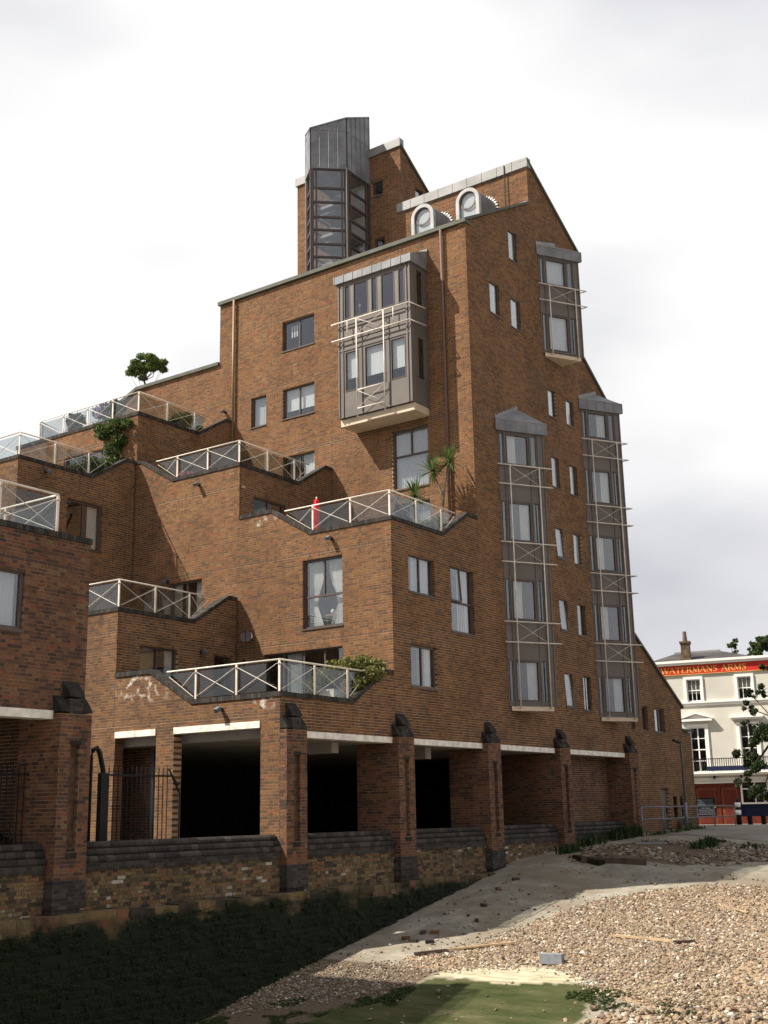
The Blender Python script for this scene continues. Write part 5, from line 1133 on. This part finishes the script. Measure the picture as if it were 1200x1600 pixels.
MB().tube([pp(1.88, 8.62, -.52), pp(1.88, 8.86, -.52), pp(1.88, 8.90, -.52), pp(1.88, 9.16, -.52)], .13, 10, .10).build('chimney_pot', 'terracotta', ro)

# ------------------------------------------------------------------ street furniture
t = thing('street_lamp', 'slim grey lamp post with dark angled lantern beside the dark service door', 'street lamp', (23.05, -1.0, -.78))
MB().tube([(23.05,-1.0,-.8),(23.05,-1.0,.2)], .065, 10).tube([(23.05,-1.0,.2),(23.05,-1.0,2.42),(22.95,-.98,2.47)], .045, 10, .035).build('post', 'galv', t, True)
lm = MB(); lm.hexa([(22.98,-1.08,2.44),(22.98,-.92,2.44),(22.98,-.92,2.52),(22.98,-1.08,2.52)], [(22.35,-1.06,2.52),(22.35,-.94,2.52),(22.35,-.95,2.58),(22.35,-1.05,2.58)]); lm.build('lantern', 'black', t)
t = thing('guard_rail', 'grey galvanised two-bar pedestrian guard rail beside the lamp post', 'railing', (24, -.7, -.8))
ps = [(19.3,-.80),(21.3,-.78),(23.2,-.74),(25.0,-.70),(27.0,-.65),(29.6,-.60)]
for i, (x, y) in enumerate(ps): MB().tube([(x, y, -1.0 if x < 21 else -.85), (x, y, .05)], .026, 7).build('post', 'galv', t, True)
for z in (.05, -.38): MB().tube([(x, y, z) for x, y in ps], .024, 7).build('bar', 'galv', t, True)
t = thing('bollard', 'black bollard with two white bands standing in front of the pub', 'bollard', (30, -.63, -.76))
MB().tube([(30,-.63,-.78),(30,-.63,.22)], .12, 14, .09).tube([(30,-.63,.22),(30,-.63,.28),(30,-.63,.36)], .075, 14, .03).build('post', 'black', t, True)
for z in (-.34, -.02): MB().tube([(30,-.63,z),(30,-.63,z+.20)], .122, 14, .117).build('band', 'white', t, True)
t = thing('barrier', 'dark navy slab-like barrier on two stubby legs behind the bollard', 'barrier', (31, -1.0, -.77))
MB().box(30.96, 31.16, -2.6, -.30, -.42, .04).box(30.9, 31.2, -2.65, -.05, .04, .10).build('board', 'navy', t)
for y in (-.75, -1.35, -2.3): MB().box(31.0, 31.14, y-.09, y+.09, -.8, -.42).build('leg', 'black', t)

# iron railings beside the arcade
def railing(label, u0, u1, y, z0, z1, n, group=None):
    t = thing('iron_railing', label, 'railing', (u0, y, z0), group)
    pr = MB().tube([(0,0,0),(0,0,z1-z0)], .013, 5).tube([(0,0,z1-z0),(0,0,z1-z0+.10)], .016, 5, .002)
    first = None
    for k in range(n):
        x = u0+(u1-u0)*k/(n-1)
        if first is None:
            m2 = MB(); m2.v = [(a+x, b+y, c+z0) for a, b, c in pr.v]; m2.f = pr.f; m2.t = pr.t; first = m2.build('bar', 'black', t)
        else: o = first.copy(); COL.objects.link(o); o.parent = t; o.location = (x-u0, 0, 0)
    for z in (z1-.12, z0+.1): MB().box(u0-.1, u1+.1, y-.015, y+.015, z-.02, z+.02).build('rail', 'black', t)
    return t
rl = railing('black iron spear-topped railing behind the river wall, in front of the sunlit pier', -4.35, -2.45, 1.3, -.9, 1.05, 15)
MB().tube([(-2.35,1.3,1.0),(-2.05,1.3,.55),(-2.05,1.3,-1.2)], .022, 6).tube([(-2.42,1.3,1.1),(-2.1,1.3,.72)], .018, 6).build('stay', 'black', rl)
railing('black iron railing in the dark bay under the nearest brick block', -9.6, -7.0, .62, -.9, 1.0, 20)
t = thing('gate_post', 'black bent tubular gate post beside the nearest brick pier', 'gate post', (-5.0, .9, -1.3))
MB().tube([(-5.10,.9,-1.3),(-5.10,.9,1.25),(-5.04,.9,1.42),(-4.94,.9,1.47),(-4.86,.9,1.38),(-4.74,.9,1.0),(-4.72,.9,.7)], .055, 9).build('tube', 'black', t, True)
MB().box(-4.83, -4.62, .84, .96, -1.3, .95).build('leaf_frame', 'black', t)

# car under the nearest block
t = thing('parked_car', 'dark car parked in the gloom behind the railing under the nearest block', 'car', (-7.15, 2.9, -1.3))
def ct(p, w, q): return (-7.15+w, 2.9+p, -1.3+q)
prof = [(-2.05,.28),(-2.1,.62),(-1.9,.82),(-.95,.96),(-.30,1.42),(.9,1.46),(1.7,1.02),(2.1,.95),(2.12,.35)]
hw = lambda q: .62 if q > 1 else .80
MB().hexa([ct(p, -hw(q), q) for p, q in prof], [ct(p, hw(q), q) for p, q in prof]).build('body', 'carpaint', t)
for w in (-.56, .56): MB().ball(ct(-2.02, w, .68), .15, 1.2, .5, .6, 10, 6).build('headlight', 'lamp', t, True)
MB().hexa([ct(-.90,-.66,1.00), ct(-.90,.66,1.00), ct(-.36,.56,1.38), ct(-.36,-.56,1.38)], [ct(-.93,-.66,1.02), ct(-.93,.66,1.02), ct(-.39,.56,1.40), ct(-.39,-.56,1.40)]).build('windscreen', 'lamp', t)  # pale colour stands in for sky reflected in the windscreen
MB().hexa([ct(-2.12,-.26,.42), ct(-2.12,.26,.42), ct(-2.12,.26,.53), ct(-2.12,-.26,.53)], [ct(-2.14,-.26,.42), ct(-2.14,.26,.42), ct(-2.14,.26,.53), ct(-2.14,-.26,.53)]).build('number_plate', 'white', t)
for p in (-1.35, 1.35):
    for w in (-.80, .62): MB().tube([ct(p, w, .30), ct(p, w+.18, .30)], .30, 14).build('wheel', 'tyre', t)

# ------------------------------------------------------------------ plants and things on the terraces
def palm(label, base, heads, name='cordyline'):
    t = thing(name, label, 'palm', base); mb = MB()
    for pts in heads: mb.tube(pts, .045, 7, .03)
    mb.build('trunk', 'palmbark', t, True)
    V = []; F = []; T = []
    for pts in heads:
        c = Vector(pts[-1])
        for k in range(70):
            az = random.uniform(0, 6.283); el = random.uniform(-.7, 1.45); L_ = random.uniform(.48, .80); d = Vector((math.cos(az)*math.cos(el), math.sin(az)*math.cos(el), math.sin(el))); sd_ = d.cross(Vector((0,0,1))).normalized()*.026
            m1 = c+d*L_*.55; e_ = c+d*L_+Vector((0,0,-.10*math.cos(el))); n = len(V); V += [c-sd_*.7, c+sd_*.7, m1-sd_, m1+sd_, e_]; F += [(n, n+1, n+3, n+2), (n+2, n+3, n+4, n+4)]; q = .15+.85*random.random()*(1 if el > 0 else .5); T += [q, q]
    mb = MB(); mb.v = [tuple(v) for v in V]; mb.f = [f if f[2] != f[3] else f[:3] for f in F]; mb.t = T; mb.build('leaves', 'spike', t); return t
palm('small single-headed cordyline palm on the terrace below the large window', (8.7, 1.62, 8.0), [[(8.7,1.62,8.0),(8.7,1.6,9.0),(8.7,1.66,9.95)]])
palm('tall two-headed cordyline palm beside the brown downpipe', (9.0, .85, 8.0), [[(9.0,.85,8.0),(9.0,.80,9.55),(9.0,.84,10.0),(8.95,1.12,10.75)], [(9.0,.80,9.55),(9.02,.72,10.2),(9.02,.52,10.95)]])
# pine on the roof
t = thing('pine_tree', 'small wind-shaped umbrella pine standing against the sky behind the sloping roof parapet', 'tree', (10.3, 16.0, 16.85))
mb = MB(); b0 = (10.3,16.0,16.85); hub = (10.3,16.15,17.75)
mb.tube([b0, (10.3,15.98,17.3), hub], .055, 7, .04); tips = [(16.75,18.15),(16.5,18.35),(16.3,18.5),(16.0,18.58),(15.7,18.52),(15.45,18.45),(15.25,18.3),(16.4,18.2),(15.9,18.3),(15.5,18.2),(16.6,18.05),(16.1,18.25)]
for y, z in tips: mb.tube([hub, (10.3+random.uniform(-.2,.2), (hub[1]+y)/2, (hub[2]+z)/2-.08), (10.3+random.uniform(-.3,.3), y, z)], .022, 5, .01)
for y in (15.0, 15.15, 16.95, 16.6): mb.tube([(10.3,16.0,17.35), (10.3,(16+y)/2,17.45), (10.3,y,18.1)], .012, 4, .006)
mb.build('trunk', 'bark', t, True)
cen = [(10.3+random.uniform(-.45,.45), y+random.uniform(-.14,.14), z+random.uniform(-.08,.12)) for y, z in tips for _ in range(3)]
P, k = clumps(cen, [random.uniform(.13,.23) for _ in cen], 9000, .6, .1); leaf_mesh('crown', P, .07, 'needle', t, aspect=2.6)
b = bush
b('laurel_shrub', 'spreading green and orange shrub spilling over the lowest terrace parapet', (3.9,.75,2.62), [(3.6,.6,3.85),(4.1,.5,3.95),(4.5,.3,3.95),(3.2,.8,3.75),(3.9,.1,3.65),(3.5,.25,3.35),(4.6,.6,4.0),(2.8,.8,3.5),(2.4,.9,3.3),(4.3,.15,3.75)], [.38,.36,.28,.36,.32,.3,.22,.32,.26,.25], 4600, .075, 'leaf_yel', pot=None)
t = thing('stone_planter', 'pale carved stone planter behind the lowest terrace glass', 'planter', (3.0, .62, 2.62))
MB().box(2.62, 3.5, .36, .86, 2.62, 3.22).build('trough', 'stonepot', t); cv = MB()
for k in range(5): cv.tube([(2.7+k*.17+.05*math.cos(a*.7), .345, 2.92+.16*math.sin(a*.7)) for a in range(10)], .018, 5)
cv.build('carving', 'stonepot', t)
b('variegated_shrub', 'pale yellow variegated shrub behind the glass below the two-headed palm', (8.0,.75,7.99), [(7.9,.7,8.6),(8.3,.6,8.75),(7.5,.8,8.45),(8.6,.55,8.7)], [.32,.3,.28,.22], 1700, .085, 'leaf_pale')
b('terrace_shrub', 'round green shrub by the white framed door on the top terrace', (7.6,11.3,13.4), [(7.5,11.2,14.2),(8.0,11.4,14.4),(7.1,11.1,14.0),(8.6,11.3,14.1)], [.35,.34,.3,.26], 1900, .08, 'leaf')
b('flowering_plant', 'low plant with pink flowers behind the middle terrace railing', (5.9,9.2,10.68), [(5.7,9.3,11.35),(5.8,8.9,11.3),(6.0,8.5,11.2)], [.2,.2,.18], 420, .06, 'flower')
b('potted_plant', 'yellow-green potted plant beside the pink flowers on the middle terrace', (5.6,10.0,10.68), [(5.6,10.0,11.3),(5.6,9.8,11.45)], [.2,.2], 380, .07, 'leaf_yel')
b('climbing_rose', 'thin climbing plant against the shaded side wall above the middle terrace', (7.2,10.4,10.68), [(7.2,10.45,11.6),(7.3,10.45,12.1),(7.1,10.45,12.6),(7.3,10.45,11.2)], [.22,.2,.16,.25], 420, .08, 'leaf_yel', stems=3)
b('ivy', 'dark glossy climber hanging down the sunlit wall of the upper block', (4.5,11.7,10.65), [(4.72,11.5,13.35),(4.72,12.1,13.2),(4.72,11.3,12.8),(4.72,11.6,12.5),(4.7,11.5,12.0),(4.68,11.6,11.6),(4.6,11.4,11.2),(4.7,12.3,13.4),(4.72,10.95,13.3)], [.36,.34,.30,.36,.38,.42,.45,.24,.22], 3600, .085, 'leaf', cat='climber')
b('terrace_hedge', 'mass of green shrubs behind the upper left terrace glass', (3.4,11.0,10.65), [(3.2,11.0,11.45),(3.8,11.0,11.5),(4.3,11.0,11.4),(2.6,11.0,11.2),(3.5,11.3,11.7)], [.33,.35,.33,.26,.25], 2300, .08, 'leaf')
b('tree_fern', 'spiky dark plant standing above the topmost terrace railing', (6.2,15.4,13.4), [(6.2,15.4,14.75),(6.3,15.6,14.6)], [.35,.3], 420, .16, 'leaf_dark')
b('mauve_shrub', 'mauve flowered shrub beside the spiky plant on the topmost terrace', (6.4,14.2,13.4), [(6.4,14.4,14.9),(6.4,14.1,14.8),(6.3,13.9,15.0)], [.28,.3,.25], 700, .07, 'mauve')
b('round_shrub', 'round green shrub on the topmost terrace behind the glass', (6.4,13.4,13.4), [(6.4,13.4,14.9),(6.4,13.6,14.4),(6.4,14.2,14.2),(6.4,12.9,14.1)], [.36,.4,.4,.35], 2300, .08, 'leaf')
t = thing('parasol', 'closed red parasol on the terrace behind the glass balustrade', 'parasol', (6.9,4.3,7.99))
MB().tube([(6.9,4.3,7.99),(6.9,4.3,10.0)], .02, 7).build('pole', 'white', t, True)
mb = MB(); n = 12; rings = [(9.96,.015),(9.86,.07),(9.6,.10),(9.2,.075),(8.75,.11)]; vs = []
for z, r in rings:
    for k in range(n): a = 2*math.pi*k/n; rr = r*(1+.3*(k % 2)); vs.append((6.9+rr*math.cos(a), 4.3+rr*math.sin(a), z))
fs = [(i*n+k, i*n+(k+1) % n, (i+1)*n+(k+1) % n, (i+1)*n+k) for i in range(len(rings)-1) for k in range(n)]+[tuple(range(n))]
mb.add(vs, fs).build('canopy', 'redcloth', t)
t = thing('garden_bench', 'grey slatted garden bench on the terrace beside the small palm', 'bench', (7.6,2.2,7.99))
for k in range(9): x = 7.2+k*.11; MB().box(x, x+.05, 2.42, 2.45, 8.45, 8.95).build('slat', 'galv', t)
MB().box(7.15,8.2,2.41,2.46,8.93,9.0).build('top_rail', 'galv', t); MB().box(7.15,8.2,1.98,2.45,8.40,8.45).build('seat', 'galv', t)
for x in (7.18, 8.12):
    for y in (2.0, 2.4): MB().box(x, x+.05, y, y+.05, 7.99, 8.4).build('leg', 'galv', t)
t = thing('flag_pole', 'thin dark leaning pole on the terrace in front of the large window', 'pole', (8.4,2.5,7.99))
MB().tube([(8.35,2.95,7.99),(8.55,2.2,10.05)], .03, 7).build('shaft', 'frame', t)
t = thing('satellite_dish', 'small grey satellite dish on the lower wall beside the terrace corner', 'satellite dish', (4.88,5.25,5.3))
mb = MB(); c = Vector((4.62,5.25,5.32)); ax = Vector((-.75,-.5,.35)).normalized(); u_ = ax.cross(Vector((0,0,1))).normalized(); v_ = ax.cross(u_); n = 18; vs = [c-ax*.06]
for r in (.10, .19):
    for k in range(n): a = 2*math.pi*k/n; vs.append(c+(u_*math.cos(a)+v_*math.sin(a))*r-ax*(.06-.9*r*r))
fs = [(0, 1+k, 1+(k+1) % n) for k in range(n)]+[(1+k, 1+n+k, 1+n+(k+1) % n, 1+(k+1) % n) for k in range(n)]
mb.add(vs, fs).build('dish', 'frame', t); MB().tube([c-ax*.06, (4.88,5.25,5.25)], .02, 6).tube([c-v_*-.24, c+ax*.28], .012, 5).build('arm', 'black', t); MB().ball(c+ax*.28, .04).build('receiver', 'black', t)
t = thing('side_table', 'small gilt table with white ornaments seen through the curtained window', 'table', (5.45, 2.45, 5.02))
MB().box(5.28, 5.62, 2.10, 2.72, 5.72, 5.77).build('tabletop', 'wood', t)
for x in (5.31, 5.59):
    for y in (2.14, 2.68): MB().tube([(x, y, 5.72), (x+.02, y+(.03 if y < 2.4 else -.03), 5.5), (x, y, 5.02)], .028, 6, .018).build('leg', 'wood', t)
for y in (2.30, 2.52): MB().ball((5.42, y, 5.86), .07, sz=1.2).tube([(5.42, y, 5.77), (5.42, y, 5.82)], .04, 7).build('ornament', 'white', t, True)
def wlamp(x, y, z, face, label):
    t = thing('wall_light', label, 'wall light', (x, y, z)); d = Vector((-1,0,0)) if face == 'u' else Vector((0,-1,0)); q = Vector((x, y, z))
    MB().bar(q, q+d*.10, .08, .08).build('bracket', 'black', t); MB().bar(q+d*.10+Vector((0,0,.03)), q+d*.24-Vector((0,0,.05)), .12, .10).build('lamp_head', 'galv', t)
wlamp(0, 1.9, 2.62, 'u', 'small grey floodlight on the lowest parapet above the white lintel'); wlamp(4.9, 2.15, 7.95, 'u', 'small dark floodlight under the terrace with the red parasol')
wlamp(4.9, 7.6, 10.55, 'u', 'small floodlight under the middle terrace coping'); wlamp(1.05, 10.6, 10.7, 'v', 'small floodlight under the upper left parapet corner'); wlamp(3.3, 5.85, 4.75, 'v', 'round bulkhead light between door and window on the lowest terrace'); wlamp(4.9, 8.95, 7.5, 'u', 'small wall light beside the shaded second terrace door'); wlamp(9.75, 11.0, 15.1, 'u', 'dark wall light beside the tan downpipe above the top terrace')

# weeds along the wall foot and on the rubble
def weeds(label, pts, h, n, mt='leaf_dark'):
    base = (pts[0][0], pts[0][1], gz(*pts[0])); t = thing('weed_clump', label, 'weeds', base); V = []; F = []; T = []
    for k in range(n):
        x, y = random.choice(pts); x += random.gauss(0, .22); y += random.gauss(0, .12); y = min(y, -.06) if x < 20 else y; z = gz(x, y) if x < 20.2 else float(np.interp(x, US, ZS))+.01; hh = h*random.uniform(.3, 1.1)
        a = random.uniform(0, 6.28); ln = Vector((math.cos(a)*.35*hh, math.sin(a)*.25*hh, hh)); sd_ = Vector((-math.sin(a), math.cos(a), 0))*.018*(1+hh); b_ = Vector((x, y, z)); i = len(V); V += [b_-sd_, b_+sd_, b_+ln*.6+sd_*1.3, b_+ln*.6-sd_*1.3, b_+ln+Vector((ln.x*.4, ln.y*.4, 0))]; F += [(i,i+1,i+2,i+3), (i+3,i+2,i+4)]; q = random.random(); T += [q, q]
    mb = MB(); mb.v = [tuple(v) for v in V]; mb.f = F; mb.t = T; mb.build('leaves', mt, t)
weeds('tall weeds growing at the foot of the wall beside the last pier', [(18.4,-.45),(18.9,-.4),(19.4,-.45),(17.9,-.4)], .5, 150)
weeds('straggly weeds against the yellow brick wall near the fourth pier', [(15.4,-.3),(16.0,-.3),(16.8,-.3)], .42, 80)
weeds('small tuft of weeds at the foot of the fourth pier', [(13.9,-.7),(13.2,-.8)], .28, 120)
weeds('green weed patch growing out of the rubble on the slipway', [(16.6,-3.85),(17.2,-4.1),(17.9,-3.75)], .26, 260)
weeds('low dark weed tuft on the street edge beyond the rubble', [(18.5,-3.6),(18.6,-3.9)], .14, 120); weeds('tiny dark weed tuft right of the larger one on the street edge', [(18.0,-5.0),(18.1,-5.3)], .14, 110)
weeds('grass fringe along the kerb under the guard rail', [(21,-.95),(22,-.95),(23,-.9),(24.5,-.85),(20.3,-.95)], .13, 260, 'leaf'); weeds('pale weeds growing behind the guard rail near the vents', [(24.6,-.35),(24.9,-.35)], .5, 80, 'leaf_pale')
# slimy green growth on the apron and patches of weed among the stones
AV = np.array(AP); k = rng.integers(0, len(AV), 70000); Pm = AV[k]+rng.normal(0, (.06, .008, .03), (70000, 3)); keep = (fbm(Pm[:, 0]*.6, Pm[:, 2]*3, 1.0, 4)+.16*(-2.3-Pm[:, 2]) > .44) & (Pm[:, 0] > -11); Pm = Pm[keep]
o = leaf_mesh('moss', Pm, .026, 'moss', n_dir=np.array([0, -.8, .6]), jitter=.09); o['kind'] = 'stuff'; o['label'] = 'dark green weed coating the stone apron'
xs_ = rng.uniform(-4.6, .2, 60000); ys_ = rng.uniform(-11.5, -1.3, 60000); nz = fbm(xs_, ys_, .7, 6)
kk = ((inpoly(xs_, ys_, [(-4.6,-1.4),(-3.0,-1.5),(-1.6,-4.1),(-2.6,-4.2),(-4.6,-3.6)]) & (nz > .50)) | (inpoly(xs_, ys_, [(-1.0,-7.9),(-.7,-8.6),(-1.2,-10.6),(-1.7,-10.6),(-1.9,-8.9),(-1.9,-8.2)]) & (nz > .50)) | (inpoly(xs_, ys_, [(-1.4,-4.2),(-1.0,-4.6),(-2.4,-4.9),(-2.6,-4.2)]) & (nz > .5)))
Pm = np.stack([xs_[kk], ys_[kk], hgt(xs_[kk], ys_[kk])+.02], 1); M['weed_green'] = leaf_mat('foreshore_weed', (.012,.028,.006), (.05,.085,.015))
o = leaf_mesh('seaweed', Pm, .034, 'weed_green', n_dir=np.array([0, 0, 1.0]), jitter=.16, aspect=2.6); o['kind'] = 'stuff'; o['label'] = 'green weed lying among the stones'

# trees
tree('dark leafy street tree hanging in from the right edge in front of the pub', (34.8,-3.6,-.8), (34.4,-2.2,4.2), [(34,.30,2.3,.55),(34,.45,1.1,.5),(34,-.2,1.9,.75),(34,-.4,.6,.75),(34,-.25,3.1,.55),(34,-.15,4.5,.45),(34,-.8,5.2,.45),(34,-1.35,6.3,.4),(34,-1.3,7.4,.45),(34,-1.5,3.5,1.3),(34,-2.1,6,1.0),(34,-1.5,1.2,1.2),(34,-2.5,8.2,1.0),(34,.1,3.8,.3),(34,-.3,5.2,.3)], 24000, .085, 'leaf_dark', .2)
tree('light green tree rising behind the right end of the pub roof', (52,3.6,-.9), (52,3.8,8.5), [(52,5.3,9.6,.45),(52,4.9,9.9,.5),(52,4.4,10.0,.6),(51.5,4.9,9.2,.5),(52,3.8,9.8,.8),(52,5.55,9.2,.3)], 5200, .10, 'leaf', .16)
tree('thin leafy treetop showing above the pub roof left of the larger tree', (52,6.4,-.9), (52,6.4,8.5), [(52,6.4,9.9,.34),(52,6.3,10.25,.22),(52,6.6,9.95,.22),(52,6.38,9.5,.28)], 1300, .10, 'leaf', .10)
